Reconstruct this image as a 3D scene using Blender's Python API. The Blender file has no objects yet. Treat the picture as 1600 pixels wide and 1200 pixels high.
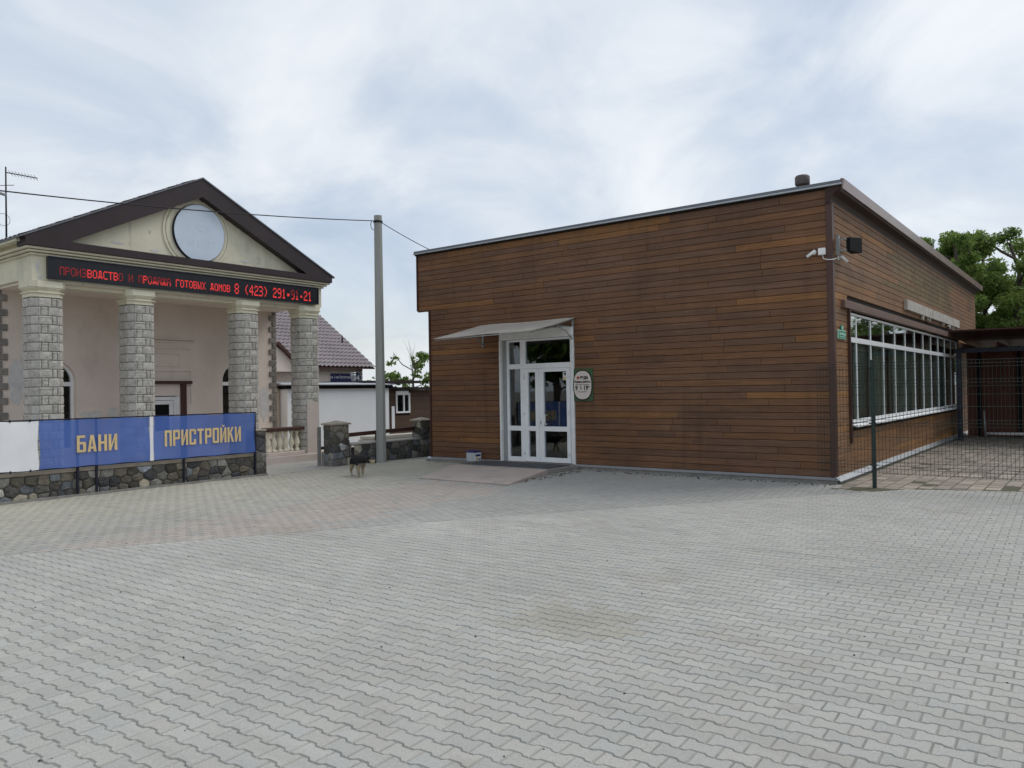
import bpy, math, random
import numpy as np
from mathutils import Vector, Matrix
R = math.radians
SC = bpy.context.scene
COL = SC.collection
random.seed(7)

# ------------------------------------------------------------------ camera, sky, sun, exposure
CAM = Vector((0, 0, 1.6))
YAW, PITCH, ROLL, FPX = R(37.41), R(0.53), R(-0.92), 1212.0
fw = Vector((-math.sin(YAW) * math.cos(PITCH), math.cos(YAW) * math.cos(PITCH), math.sin(PITCH)))
rt = Vector((math.cos(YAW), math.sin(YAW), 0)); up = rt.cross(fw)
rt2 = math.cos(ROLL) * rt + math.sin(ROLL) * up
up2 = -math.sin(ROLL) * rt + math.cos(ROLL) * up
cam = bpy.data.cameras.new('camera'); camo = bpy.data.objects.new('camera', cam); COL.objects.link(camo)
cam.sensor_width = 36; cam.lens = 36 * FPX / 1600; cam.clip_start = 0.05; cam.clip_end = 3000
camo.matrix_world = Matrix(((rt2.x, up2.x, -fw.x, CAM.x), (rt2.y, up2.y, -fw.y, CAM.y), (rt2.z, up2.z, -fw.z, CAM.z), (0, 0, 0, 1)))
SC.camera = camo
SC.render.resolution_x, SC.render.resolution_y = 1024, 768
SC.view_settings.view_transform = 'Standard'; SC.view_settings.look = 'None'
SC.view_settings.exposure = 0.32; SC.view_settings.gamma = 1.0
SUN_EL, SUN_AZ = 50.0, 62.0       # degrees; azimuth measured from +X towards +Y

W = bpy.data.worlds.new('World'); SC.world = W; W.use_nodes = True
nt = W.node_tree; nt.nodes.clear(); N = nt.nodes.new; Lk = nt.links.new
def wmath(op, a, b=None):
    n = N('ShaderNodeMath'); n.operation = op
    for i, v in enumerate((a, b)):
        if v is None: continue
        if isinstance(v, (int, float)): n.inputs[i].default_value = v
        else: Lk(v, n.inputs[i])
    return n.outputs[0]
wo = N('ShaderNodeOutputWorld'); bg = N('ShaderNodeBackground'); Lk(bg.outputs[0], wo.inputs[0])
bg.inputs[1].default_value = 0.1
sky = N('ShaderNodeTexSky'); sky.sky_type = 'NISHITA'; sky.sun_disc = False
sky.sun_elevation = R(SUN_EL); sky.sun_rotation = R(90 - SUN_AZ); sky.air_density = 1.0; sky.dust_density = 1.5
tc = N('ShaderNodeTexCoord'); sep = N('ShaderNodeSeparateXYZ'); Lk(tc.outputs['Generated'], sep.inputs[0])
zc = wmath('ADD', wmath('MAXIMUM', sep.outputs[2], 0.0), 0.42)
cmb = N('ShaderNodeCombineXYZ'); Lk(wmath('DIVIDE', sep.outputs[0], zc), cmb.inputs[0]); Lk(wmath('DIVIDE', sep.outputs[1], zc), cmb.inputs[1])
def wnoise(scale, detail, rough, dist, off):
    mp = N('ShaderNodeMapping'); mp.inputs['Location'].default_value = off; Lk(cmb.outputs[0], mp.inputs[0])
    n = N('ShaderNodeTexNoise'); n.inputs['Scale'].default_value = scale; n.inputs['Detail'].default_value = detail
    n.inputs['Roughness'].default_value = rough; n.inputs['Distortion'].default_value = dist
    Lk(mp.outputs[0], n.inputs['Vector']); return n.outputs['Fac']
def wramp(fac, stops):
    r = N('ShaderNodeValToRGB'); e = r.color_ramp.elements
    e[0].position, e[0].color = stops[0][0], (*stops[0][1], 1); e[1].position, e[1].color = stops[-1][0], (*stops[-1][1], 1)
    for p, c in stops[1:-1]:
        q = e.new(p); q.color = (*c, 1)
    r.color_ramp.interpolation = 'B_SPLINE'; Lk(fac, r.inputs[0]); return r.outputs[0]
cl_col = wramp(wnoise(2.3, 8, 0.55, 0.6, (3.1, 1.7, 0)), [(0.32, (.43, .505, .615)), (0.46, (.54, .60, .68)), (0.58, (.66, .70, .745)), (0.74, (.775, .795, .82))])
sc10 = N('ShaderNodeVectorMath'); sc10.operation = 'SCALE'; sc10.inputs['Scale'].default_value = 10; Lk(cl_col, sc10.inputs[0]); cl_col = sc10.outputs[0]
cl_mask = wramp(wnoise(1.3, 6, 0.52, 0.4, (0.4, 4.2, 0)), [(0.30, (0.45, 0.45, 0.45)), (0.50, (0.98, 0.98, 0.98))])
mx = N('ShaderNodeMix'); mx.data_type = 'RGBA'
Lk(cl_mask, mx.inputs[0]); Lk(sky.outputs[0], mx.inputs[6]); Lk(cl_col, mx.inputs[7]); Lk(mx.outputs[2], bg.inputs[0])

sl = bpy.data.lights.new('sun', 'SUN'); sl.energy = 1.2; sl.angle = R(28); sl.color = (1.0, 0.96, 0.90)
so = bpy.data.objects.new('sun', sl); COL.objects.link(so)
sd = Vector((math.cos(R(SUN_EL)) * math.cos(R(SUN_AZ)), math.cos(R(SUN_EL)) * math.sin(R(SUN_AZ)), math.sin(R(SUN_EL))))
so.rotation_euler = sd.to_track_quat('Z', 'Y').to_euler(); so.location = sd * 60

# ------------------------------------------------------------------ helpers
def proj(p):
    q = Vector(p) - CAM; d = q.dot(fw)
    return (800 + FPX * q.dot(rt2) / d, 600 - FPX * q.dot(up2) / d, d) if d > 0.05 else None
ORG = {}
def link(o, parent=None):
    COL.objects.link(o)
    if parent is not None:
        o.parent = parent; ORG[o] = ORG[parent]
    else: ORG[o] = Vector((0, 0, 0))
    return o
def thing(name, label, cat, loc=(0, 0, 0), group=None):
    o = bpy.data.objects.new(name, None); COL.objects.link(o); o.location = loc; o.empty_display_size = 0.2
    ORG[o] = Vector(loc); o['label'] = label; o['category'] = cat
    if group: o['group'] = group
    return o
def tag(o, label, cat, group=None):
    o['label'] = label; o['category'] = cat
    if group: o['group'] = group
    return o
def struct(o): o['kind'] = 'structure'; return o
def stuff(o): o['kind'] = 'stuff'; return o

def attr_tint(me, cols):
    a = me.attributes.new('tint', 'FLOAT_COLOR', 'POINT')
    a.data.foreach_set('color', np.asarray(cols, dtype=np.float32).reshape(-1))

class MB:
    def __init__(s): s.v = []; s.f = []; s.sm = []; s.c = []; s.col = None
    def add(s, vs, fs, smooth=False):
        b = len(s.v); s.v += [tuple(p) for p in vs]; s.f += [tuple(b + i for i in f) for f in fs]; s.sm += [smooth] * len(fs)
        s.c += [s.col or (1, 1, 1)] * len(vs); return s
    def box(s, x0, x1, y0, y1, z0, z1):
        return s.add([(x, y, z) for z in (z0, z1) for y in (y0, y1) for x in (x0, x1)],
                     [(0, 2, 3, 1), (4, 5, 7, 6), (0, 1, 5, 4), (2, 6, 7, 3), (0, 4, 6, 2), (1, 3, 7, 5)])
    def cbox(s, x0, x1, y0, y1, z0, z1, b=0.01):   # box with chamfered edges
        X, Y, Z = (x0, x1), (y0, y1), (z0, z1); vs = []; idx = {}
        for i in (0, 1):
            for j in (0, 1):
                for k in (0, 1):
                    dx, dy, dz = (b if i == 0 else -b), (b if j == 0 else -b), (b if k == 0 else -b)
                    for a, p in enumerate(((X[i], Y[j] + dy, Z[k] + dz), (X[i] + dx, Y[j], Z[k] + dz), (X[i] + dx, Y[j] + dy, Z[k]))):
                        idx[i, j, k, a] = len(vs); vs.append(p)
        fs = []
        for i in (0, 1): fs.append([idx[i, j, k, 0] for j, k in ((0, 0), (1, 0), (1, 1), (0, 1))])
        for j in (0, 1): fs.append([idx[i, j, k, 1] for i, k in ((0, 0), (1, 0), (1, 1), (0, 1))])
        for k in (0, 1): fs.append([idx[i, j, k, 2] for i, j in ((0, 0), (1, 0), (1, 1), (0, 1))])
        for j in (0, 1):
            for k in (0, 1): fs.append([idx[0, j, k, 1], idx[1, j, k, 1], idx[1, j, k, 2], idx[0, j, k, 2]])
        for i in (0, 1):
            for k in (0, 1): fs.append([idx[i, 0, k, 0], idx[i, 1, k, 0], idx[i, 1, k, 2], idx[i, 0, k, 2]])
        for i in (0, 1):
            for j in (0, 1): fs.append([idx[i, j, 0, 0], idx[i, j, 1, 0], idx[i, j, 1, 1], idx[i, j, 0, 1]])
        for i in (0, 1):
            for j in (0, 1):
                for k in (0, 1): fs.append([idx[i, j, k, 0], idx[i, j, k, 1], idx[i, j, k, 2]])
        return s.add(vs, fs)
    def prism(s, poly, axis, a, b):    # poly in the two other axes (in x,y,z order), extruded along axis
        def P(u, v, w):
            return (w, u, v) if axis == 'x' else (u, w, v) if axis == 'y' else (u, v, w)
        n = len(poly)
        vs = [P(u, v, a) for u, v in poly] + [P(u, v, b) for u, v in poly]
        return s.add(vs, [tuple(range(n))[::-1], tuple(range(n, 2 * n))] + [(i, (i + 1) % n, n + (i + 1) % n, n + i) for i in range(n)])
    def tube(s, pts, rad, n=8, smooth=True):
        pts = [Vector(p) for p in pts]; rad = [float(r_) for r_ in rad] if hasattr(rad, '__len__') else [rad] * len(pts); vs = []
        for i, p in enumerate(pts):
            t = (pts[min(i + 1, len(pts) - 1)] - pts[max(i - 1, 0)]).normalized()
            a = t.cross(Vector((0, 0, 1)) if abs(t.z) < 0.95 else Vector((1, 0, 0))).normalized(); b = t.cross(a)
            for k in range(n):
                w = 2 * math.pi * k / n; vs.append(p + rad[i] * (math.cos(w) * a + math.sin(w) * b))
        m = len(pts)
        fs = [(i * n + k, i * n + (k + 1) % n, (i + 1) * n + (k + 1) % n, (i + 1) * n + k) for i in range(m - 1) for k in range(n)]
        s.add(vs, fs, smooth); b0 = len(s.v) - len(vs)
        s.f += [tuple(b0 + k for k in range(n))[::-1], tuple(b0 + (m - 1) * n + k for k in range(n))]; s.sm += [False, False]
        return s
    def lathe(s, prof, c, n=16):
        vs = [(c[0] + r * math.cos(2 * math.pi * k / n), c[1] + r * math.sin(2 * math.pi * k / n), c[2] + z) for r, z in prof for k in range(n)]
        m = len(prof)
        s.add(vs, [(i * n + k, i * n + (k + 1) % n, (i + 1) * n + (k + 1) % n, (i + 1) * n + k) for i in range(m - 1) for k in range(n)], True)
        b0 = len(s.v) - len(vs); s.f += [tuple(b0 + k for k in range(n))[::-1], tuple(b0 + (m - 1) * n + k for k in range(n))]; s.sm += [False, False]
        return s
    def mesh(s, name, org=Vector((0, 0, 0)), tint=False):
        me = bpy.data.meshes.new(name); me.from_pydata([(p[0] - org[0], p[1] - org[1], p[2] - org[2]) for p in s.v], [], s.f)
        me.polygons.foreach_set('use_smooth', s.sm)
        if tint: attr_tint(me, [(*c, 1) for c in s.c])
        me.update(); return me
    def build(s, name, mat, parent=None, tint=False):
        o = bpy.data.objects.new(name, s.mesh(name, ORG[parent] if parent is not None else Vector((0, 0, 0)), tint))
        link(o, parent)
        if mat: o.data.materials.append(mat)
        return o
def shared(name, me, parent, loc):
    o = bpy.data.objects.new(name, me); link(o, parent); o.location = Vector(loc) - ORG[parent]; return o

def text_mb(txt, size, frame, org, align='CENTER', bold=0.0, xs=1.0, depth=0.004):
    """solid lettering; frame = (right, up, out) world vectors"""
    c = bpy.data.curves.new('lettering', 'FONT'); c.body = txt; c.size = size; c.align_x = align; c.align_y = 'CENTER'
    c.offset = bold; c.extrude = depth / 2; c.resolution_u = 3
    o = bpy.data.objects.new('lettering_tmp', c); COL.objects.link(o)
    dg = bpy.context.evaluated_depsgraph_get(); dg.update()
    me = bpy.data.meshes.new_from_object(o.evaluated_get(dg))
    a, b, d = [Vector(v) for v in frame]; g = Vector(org); m = MB()
    m.add([g + a * (v.co.x * xs) + b * v.co.y + d * (v.co.z + depth / 2) for v in me.vertices], [tuple(p.vertices) for p in me.polygons])
    bpy.data.objects.remove(o); bpy.data.curves.remove(c); bpy.data.meshes.remove(me)
    return m
FX = ((0, 1, 0), (0, 0, 1), (1, 0, 0))     # lettering on a wall that faces +X
FY = ((1, 0, 0), (0, 0, 1), (0, -1, 0))    # lettering on a wall that faces -Y

# ------------------------------------------------------------------ materials
def mat(name, col, rough=0.8, noises=(), stains=(), bump=(), metal=0.0, spec=0.35, tint=False, emit=None, trans=None):
    m = bpy.data.materials.new(name); m.use_nodes = True; t = m.node_tree; t.nodes.clear(); n = t.nodes.new; l = t.links.new
    out = n('ShaderNodeOutputMaterial'); p = n('ShaderNodeBsdfPrincipled'); l(p.outputs[0], out.inputs[0])
    geo = n('ShaderNodeNewGeometry')
    def tex(sc, detail=3, rough_=0.55, off=0):
        sv = sc if hasattr(sc, '__len__') else (sc, sc, sc)
        mp = n('ShaderNodeMapping'); mp.inputs['Scale'].default_value = sv; mp.inputs['Location'].default_value = (off, off * 0.7, off * 1.3)
        l(geo.outputs['Position'], mp.inputs[0]); x = n('ShaderNodeTexNoise'); x.inputs['Scale'].default_value = 1
        x.inputs['Detail'].default_value = detail; x.inputs['Roughness'].default_value = rough_; l(mp.outputs[0], x.inputs['Vector']); return x.outputs['Fac']
    if tint:
        a = n('ShaderNodeAttribute'); a.attribute_name = 'tint'
        mm = n('ShaderNodeMix'); mm.data_type = 'RGBA'; mm.blend_type = 'MULTIPLY'; mm.inputs[0].default_value = 1
        l(a.outputs['Color'], mm.inputs[6]); mm.inputs[7].default_value = (*col, 1); cur = mm.outputs[2]
    else:
        rgb = n('ShaderNodeRGB'); rgb.outputs[0].default_value = (*col, 1); cur = rgb.outputs[0]
    for i, (sc, st, de) in enumerate(noises):
        mr = n('ShaderNodeMapRange'); mr.inputs[1].default_value = 0.25; mr.inputs[2].default_value = 0.75
        mr.inputs[3].default_value = 1 - st; mr.inputs[4].default_value = 1 + st; l(tex(sc, de, off=3.7 * i), mr.inputs[0])
        v = n('ShaderNodeVectorMath'); v.operation = 'SCALE'; l(cur, v.inputs[0]); l(mr.outputs[0], v.inputs['Scale']); cur = v.outputs[0]
    for i, (sc, lo, hi, c2, amt) in enumerate(stains):
        mr = n('ShaderNodeMapRange'); mr.inputs[1].default_value = lo; mr.inputs[2].default_value = hi
        mr.inputs[3].default_value = 0; mr.inputs[4].default_value = amt; l(tex(sc, 5, 0.6, off=11 + 5.3 * i), mr.inputs[0])
        mm = n('ShaderNodeMix'); mm.data_type = 'RGBA'; l(mr.outputs[0], mm.inputs[0]); l(cur, mm.inputs[6]); mm.inputs[7].default_value = (*c2, 1); cur = mm.outputs[2]
    l(cur, p.inputs['Base Color']); p.inputs['Roughness'].default_value = rough; p.inputs['Metallic'].default_value = metal
    p.inputs['Specular IOR Level'].default_value = spec
    for sc, st, dist in bump:
        b = n('ShaderNodeBump'); b.inputs['Strength'].default_value = st; b.inputs['Distance'].default_value = dist
        l(tex(sc, 4, 0.6, off=1.3), b.inputs['Height']); l(b.outputs[0], p.inputs['Normal']); break
    if emit:
        p.inputs['Emission Color'].default_value = (*emit[0], 1); p.inputs['Emission Strength'].default_value = emit[1]
    if trans:
        tr = n('ShaderNodeBsdfTransparent'); tr.inputs[0].default_value = (*trans[1], 1); ms = n('ShaderNodeMixShader')
        ms.inputs[0].default_value = trans[0]; l(p.outputs[0], ms.inputs[1]); l(tr.outputs[0], ms.inputs[2]); l(ms.outputs[0], out.inputs[0])
    m['p'] = 1
    return m
def glass_mat(name, tint=(0.62, 0.68, 0.66), refl=0.06):
    m = bpy.data.materials.new(name); m.use_nodes = True; t = m.node_tree; t.nodes.clear(); n = t.nodes.new; l = t.links.new
    out = n('ShaderNodeOutputMaterial'); tr = n('ShaderNodeBsdfTransparent'); tr.inputs[0].default_value = (*tint, 1)
    gl = n('ShaderNodeBsdfGlossy'); gl.inputs['Roughness'].default_value = 0.02; gl.inputs[0].default_value = (1, 1, 1, 1)
    lw = n('ShaderNodeLayerWeight'); lw.inputs[0].default_value = 0.5
    pw = n('ShaderNodeMath'); pw.operation = 'POWER'; pw.inputs[1].default_value = 4.5; l(lw.outputs['Facing'], pw.inputs[0])
    ad = n('ShaderNodeMath'); ad.operation = 'MULTIPLY_ADD'; ad.inputs[1].default_value = 0.9; ad.inputs[2].default_value = 0.035 + refl * 0.5; l(pw.outputs[0], ad.inputs[0])
    geo = n('ShaderNodeNewGeometry'); nz = n('ShaderNodeTexNoise'); nz.inputs['Scale'].default_value = 0.9; l(geo.outputs['Position'], nz.inputs['Vector'])
    bp = n('ShaderNodeBump'); bp.inputs['Strength'].default_value = 0.05; bp.inputs['Distance'].default_value = 0.05
    l(nz.outputs['Fac'], bp.inputs['Height']); l(bp.outputs[0], gl.inputs['Normal'])
    ms = n('ShaderNodeMixShader'); l(ad.outputs[0], ms.inputs[0]); l(tr.outputs[0], ms.inputs[1]); l(gl.outputs[0], ms.inputs[2]); l(ms.outputs[0], out.inputs[0])
    return m
def leaf_mat(name, c1, c2):
    m = bpy.data.materials.new(name); m.use_nodes = True; t = m.node_tree; t.nodes.clear(); n = t.nodes.new; l = t.links.new
    out = n('ShaderNodeOutputMaterial'); a = n('ShaderNodeAttribute'); a.attribute_name = 'tint'
    mm = n('ShaderNodeMix'); mm.data_type = 'RGBA'; l(a.outputs['Fac'], mm.inputs[0]); mm.inputs[6].default_value = (*c1, 1); mm.inputs[7].default_value = (*c2, 1)
    p = n('ShaderNodeBsdfPrincipled'); p.inputs['Roughness'].default_value = 0.5; p.inputs['Specular IOR Level'].default_value = 0.3; l(mm.outputs[2], p.inputs['Base Color'])
    tl = n('ShaderNodeBsdfTranslucent'); l(mm.outputs[2], tl.inputs[0]); ms = n('ShaderNodeMixShader'); ms.inputs[0].default_value = 0.5
    l(p.outputs[0], ms.inputs[1]); l(tl.outputs[0], ms.inputs[2]); l(ms.outputs[0], out.inputs[0]); return m

K = dict(
    paver=mat('paver_concrete', (1, 1, 1), 0.9, [(260, 0.26, 2), (90, 0.12, 3), (0.5, 0.09, 4)], [((9, 9, 9), 0.66, 0.8, (0.16, 0.15, 0.13), 0.35), ((0.9, 0.9, 0.9), 0.6, 0.78, (0.27, 0.235, 0.19), 0.45), ((0.35, 2.4, 1), 0.56, 0.74, (0.25, 0.24, 0.22), 0.35), ((2.5, 2.5, 2.5), 0.62, 0.75, (0.22, 0.20, 0.17), 0.35)], [(260, 0.25, 0.002)], tint=True),
    sand=mat('joint_sand', (0.275, 0.268, 0.245), 0.95, [(200, 0.35, 3), (7, 0.30, 3), (1.2, 0.15, 3)], bump=[(200, 0.4, 0.004)]),
    ground=mat('ground_soil', (0.25, 0.23, 0.19), 0.95, [(3, 0.3, 5), (60, 0.2, 3)]),
    concrete=mat('concrete', (0.42, 0.40, 0.36), 0.9, [(12, 0.15, 5), (150, 0.12, 3)], [((3, 3, 3), 0.55, 0.75, (0.18, 0.17, 0.15), 0.5)], [(60, 0.3, 0.005)]),
    concrete_dark=mat('concrete_damp', (0.24, 0.235, 0.215), 0.92, [(10, 0.25, 5), (120, 0.2, 3)], bump=[(50, 0.4, 0.008)]),
    slab=mat('slab_brown', (1, 1, 1), 0.9, [(180, 0.2, 3), (2.0, 0.22, 4)], [((5, 5, 5), 0.58, 0.75, (0.09, 0.085, 0.06), 0.6)], [(160, 0.3, 0.003)], tint=True),
    moss=mat('slab_joint_moss', (0.10, 0.095, 0.06), 0.95, [(40, 0.4, 4)]),
    board=mat('stained_board', (1, 1, 1), 0.62, [((1.6, 1.6, 46), 0.26, 4), ((7, 7, 200), 0.22, 3), ((0.8, 0.8, 0.8), 0.20, 4)], [((0.6, 0.6, 1.6), 0.56, 0.74, (0.085, 0.050, 0.030), 0.6), ((3.5, 3.5, 0.30), 0.56, 0.74, (0.075, 0.042, 0.026), 0.45), ((1.2, 1.2, 0.5), 0.62, 0.8, (0.22, 0.15, 0.10), 0.3)], [((6, 6, 200), 0.25, 0.003)], spec=0.3, tint=True),
    boardback=mat('wall_backing', (0.018, 0.012, 0.009), 0.95),
    browntrim=mat('brown_metal_trim', (0.068, 0.028, 0.019), 0.45, [(3, 0.15, 3)], spec=0.5),
    fascia=mat('brown_fascia_metal', (0.27, 0.18, 0.155), 0.30, [((1.2, 1.2, 5), 0.22, 4)], spec=0.6),
    header=mat('weathered_brown_box', (0.17, 0.105, 0.08), 0.6, [((1.5, 1.5, 12), 0.18, 4)]),
    ventbrown=mat('vent_brown', (0.11, 0.09, 0.08), 0.6, [(6, 0.2, 3)]),
    soffit=mat('soffit_shade_brown', (0.040, 0.019, 0.014), 0.55, [(2, 0.15, 3)]),  # darkened against bounced light, shade under the roof edge put into the colour
    zinc=mat('zinc_flashing', (0.42, 0.44, 0.46), 0.42, [(5, 0.12, 4)], metal=0.55),
    rooftin=mat('grey_roof_sheet', (0.16, 0.17, 0.19), 0.5, [(3, 0.12, 3)]),
    upvc=mat('white_upvc', (0.88, 0.89, 0.90), 0.35, [(4, 0.05, 4)], [((6, 6, 1.2), 0.62, 0.8, (0.45, 0.44, 0.42), 0.35)], spec=0.5),
    greyrail=mat('grey_shutter_rail', (0.30, 0.32, 0.32), 0.45, [(6, 0.1, 3)]),
    glass=glass_mat('window_glass', (0.78, 0.84, 0.81), 0.09),
    doorglass=glass_mat('door_glass', (0.62, 0.68, 0.71), 0.08),
    room=mat('room_plaster', (0.30, 0.28, 0.25), 0.9, [(3, 0.1, 3)]),
    blind=mat('blind_fabric', (0.40, 0.41, 0.37), 0.9, [((14, 14, 0.6), 0.45, 3), ((1.1, 1.1, 0.5), 0.35, 3)]),
    black=mat('black_plastic', (0.007, 0.007, 0.008), 0.7, [(8, 0.2, 3)], spec=0.15),
    whiteplastic=mat('white_plastic', (0.82, 0.82, 0.80), 0.4, [(9, 0.1, 3)]),
    polyc=mat('awning_sheet', (0.60, 0.56, 0.50), 0.5, [(2.2, 0.14, 4), (60, 0.06, 3)], [((4, 4, 4), 0.6, 0.8, (0.24, 0.21, 0.17), 0.5)], trans=(0.30, (0.8, 0.76, 0.68))),
    mat_rubber=mat('rubber_mat', (0.075, 0.078, 0.082), 0.9, [(140, 0.3, 2), (5, 0.15, 3)], bump=[(120, 0.6, 0.006)]),
    ramp=mat('ramp_board', (0.44, 0.375, 0.33), 0.88, [(4, 0.10, 5), (120, 0.12, 3)], [((2.2, 2.2, 2.2), 0.52, 0.72, (0.24, 0.19, 0.17), 0.5)], [(80, 0.3, 0.003)]),
    cream=mat('cream_render', (0.72, 0.68, 0.53), 0.9, [(2.5, 0.08, 5), (60, 0.05, 3)], [((5, 5, 3.2), 0.63, 0.74, (0.30, 0.29, 0.25), 0.55), ((1.2, 1.2, 0.7), 0.58, 0.78, (0.44, 0.42, 0.35), 0.6), ((9, 9, 0.7), 0.60, 0.76, (0.36, 0.34, 0.28), 0.45)], [(80, 0.15, 0.004)]),
    pink=mat('pink_render', (0.76, 0.665, 0.585), 0.9, [(1.4, 0.08, 5), (50, 0.05, 3)], [((1.1, 1.1, 0.8), 0.6, 0.8, (0.48, 0.42, 0.38), 0.6)], [(70, 0.15, 0.004)]),
    palepink=mat('pale_pink_render', (0.58, 0.50, 0.45), 0.9, [(3, 0.08, 5)], [((4, 4, 4), 0.62, 0.74, (0.36, 0.33, 0.30), 0.5)]),
    coltile=mat('stone_tile', (1, 1, 1), 0.88, [(14, 0.22, 5), (70, 0.18, 3)], [((7, 7, 7), 0.62, 0.78, (0.22, 0.21, 0.19), 0.5)], [(26, 0.9, 0.02)], tint=True),
    grout=mat('tile_grout', (0.22, 0.21, 0.185), 0.95, [(20, 0.2, 3)]),
    darkbrown=mat('dark_brown_sheet', (0.030, 0.019, 0.021), 0.5, [(2, 0.2, 3)], spec=0.4),
    brownwood=mat('brown_painted_wood', (0.07, 0.032, 0.024), 0.6, [((3, 3, 40), 0.2, 3)]),
    patch=mat('cement_patch', (0.62, 0.61, 0.59), 0.95, [(6, 0.15, 5)], bump=[(40, 0.3, 0.005)]),
    ledbox=mat('sign_housing', (0.010, 0.011, 0.016), 0.35, [(4, 0.2, 3)], spec=0.5),
    led=mat('red_led_bright', (0.2, 0.01, 0.01), 0.5, emit=((1.0, 0.055, 0.055), 0.62)),
    leddim=mat('red_led_dim', (0.12, 0.01, 0.012), 0.5, emit=((1.0, 0.05, 0.06), 0.16)),
    disc=mat('blue_white_disc', (0.60, 0.68, 0.78), 0.4, [(2.5, 0.05, 4), (0.9, 0.04, 3)]),
    discghost=mat('faded_print', (0.565, 0.645, 0.742), 0.5, [(14, 0.07, 3)]),
    bannerblue=mat('blue_banner_mesh', (0.070, 0.145, 0.45), 0.6, [(1.6, 0.16, 4)], [((5, 5, 1.2), 0.58, 0.76, (0.10, 0.15, 0.34), 0.5)], trans=(0.17, (0.85, 0.9, 1.0))),
    bannerwhite=mat('white_banner_mesh', (0.86, 0.87, 0.89), 0.7, [(1.8, 0.05, 4)], trans=(0.06, (0.95, 0.95, 1.0))),
    gold=mat('gold_print', (0.70, 0.53, 0.27), 0.7, [(6, 0.1, 4)]),
    frameblue=mat('dark_blue_steel', (0.012, 0.014, 0.028), 0.5, [(6, 0.2, 3)]),
    stone=mat('field_stone', (1, 1, 1), 0.85, [(11, 0.3, 5), (60, 0.2, 4)], [((16, 16, 16), 0.6, 0.75, (0.30, 0.28, 0.24), 0.4)], [(22, 0.8, 0.02)], tint=True),
    mortar=mat('stone_mortar', (0.17, 0.16, 0.14), 0.95, [(12, 0.3, 5)], bump=[(40, 0.5, 0.01)]),
    coping=mat('coping_cement', (0.36, 0.31, 0.25), 0.9, [(5, 0.2, 5), (60, 0.12, 3)], [((3, 3, 3), 0.6, 0.75, (0.20, 0.15, 0.10), 0.5)]),
    pole=mat('concrete_pole', (0.33, 0.335, 0.31), 0.9, [((7, 7, 0.9), 0.14, 5), (90, 0.12, 3)], bump=[(60, 0.3, 0.004)]),
    cable=mat('black_cable', (0.015, 0.015, 0.017), 0.6, [(5, 0.1, 2)]),
    mtile=mat('metal_roof_tile', (0.31, 0.265, 0.265), 0.42, [(0.8, 0.12, 4), (9, 0.08, 3)], spec=0.5),
    whitepanel=mat('white_panel', (0.82, 0.84, 0.87), 0.5, [(1.2, 0.04, 4)], [((2, 2, 0.5), 0.62, 0.8, (0.50, 0.50, 0.50), 0.4)]),
    beige=mat('beige_render', (0.50, 0.44, 0.36), 0.9, [(2, 0.08, 4)]),
    cabin=mat('cabin_board', (1, 1, 1), 0.7, [((2.5, 2.5, 60), 0.2, 3)], tint=True),
    planks=mat('pale_planks', (0.55, 0.52, 0.45), 0.85, [((4, 4, 50), 0.15, 3)]),
    signblue=mat('blue_sign_face', (0.015, 0.02, 0.11), 0.4, [(5, 0.1, 3)]),
    signwhite=mat('white_print', (0.75, 0.75, 0.76), 0.5, [(9, 0.05, 2)]),
    signgreen=mat('green_sign_face', (0.045, 0.105, 0.045), 0.5, [(30, 0.35, 4)]),
    signteal=mat('teal_sign_face', (0.03, 0.22, 0.14), 0.45, [(20, 0.2, 3)]),
    signmint=mat('mint_print', (0.42, 0.66, 0.52), 0.5, [(20, 0.1, 3)]),
    signcream=mat('cream_sign_face', (0.66, 0.60, 0.54), 0.5, [(9, 0.06, 3)]),
    signbrown=mat('dark_brown_print', (0.03, 0.018, 0.016), 0.5, [(9, 0.1, 2)]),
    signred=mat('red_print', (0.45, 0.06, 0.04), 0.5, [(9, 0.1, 2)]),
    weathered=mat('weathered_white_board', (0.50, 0.47, 0.42), 0.85, [((6, 2.5, 6), 0.2, 5)], [((7, 7, 3), 0.55, 0.72, (0.26, 0.23, 0.19), 0.6)]),
    glue=mat('dried_glue', (0.24, 0.17, 0.095), 0.8, [(12, 0.3, 3)]),
    fencegreen=mat('dark_green_wire', (0.009, 0.026, 0.022), 0.45, [(8, 0.15, 2)], spec=0.5),
    redbrown=mat('red_brown_boards', (0.115, 0.038, 0.024), 0.7, [((4, 4, 0.6), 0.25, 4)]),
    redroof=mat('red_brown_sheet', (0.06, 0.022, 0.018), 0.5, [(2, 0.15, 3)]),
    bark=mat('bark', (0.10, 0.082, 0.065), 0.95, [((14, 14, 3), 0.35, 5)], bump=[((20, 20, 5), 0.8, 0.03)]),
    leaf=leaf_mat('leaf_green', (0.085, 0.16, 0.035), (0.29, 0.39, 0.10)),
    leafy=leaf_mat('leaf_yellow_green', (0.10, 0.18, 0.035), (0.22, 0.30, 0.08)),
    fur=mat('dog_fur', (1, 1, 1), 0.85, [(60, 0.25, 3), (220, 0.25, 2)], bump=[((120, 120, 60), 0.7, 0.006)], tint=True),
    tin=mat('tin_grey', (0.46, 0.48, 0.50), 0.4, [(10, 0.12, 4)]),
    tinblue=mat('tin_blue', (0.02, 0.03, 0.16), 0.35, [(10, 0.1, 3)]),
    pebble=mat('dark_grit', (0.035, 0.033, 0.03), 0.9, [(40, 0.3, 2)]),
)

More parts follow.
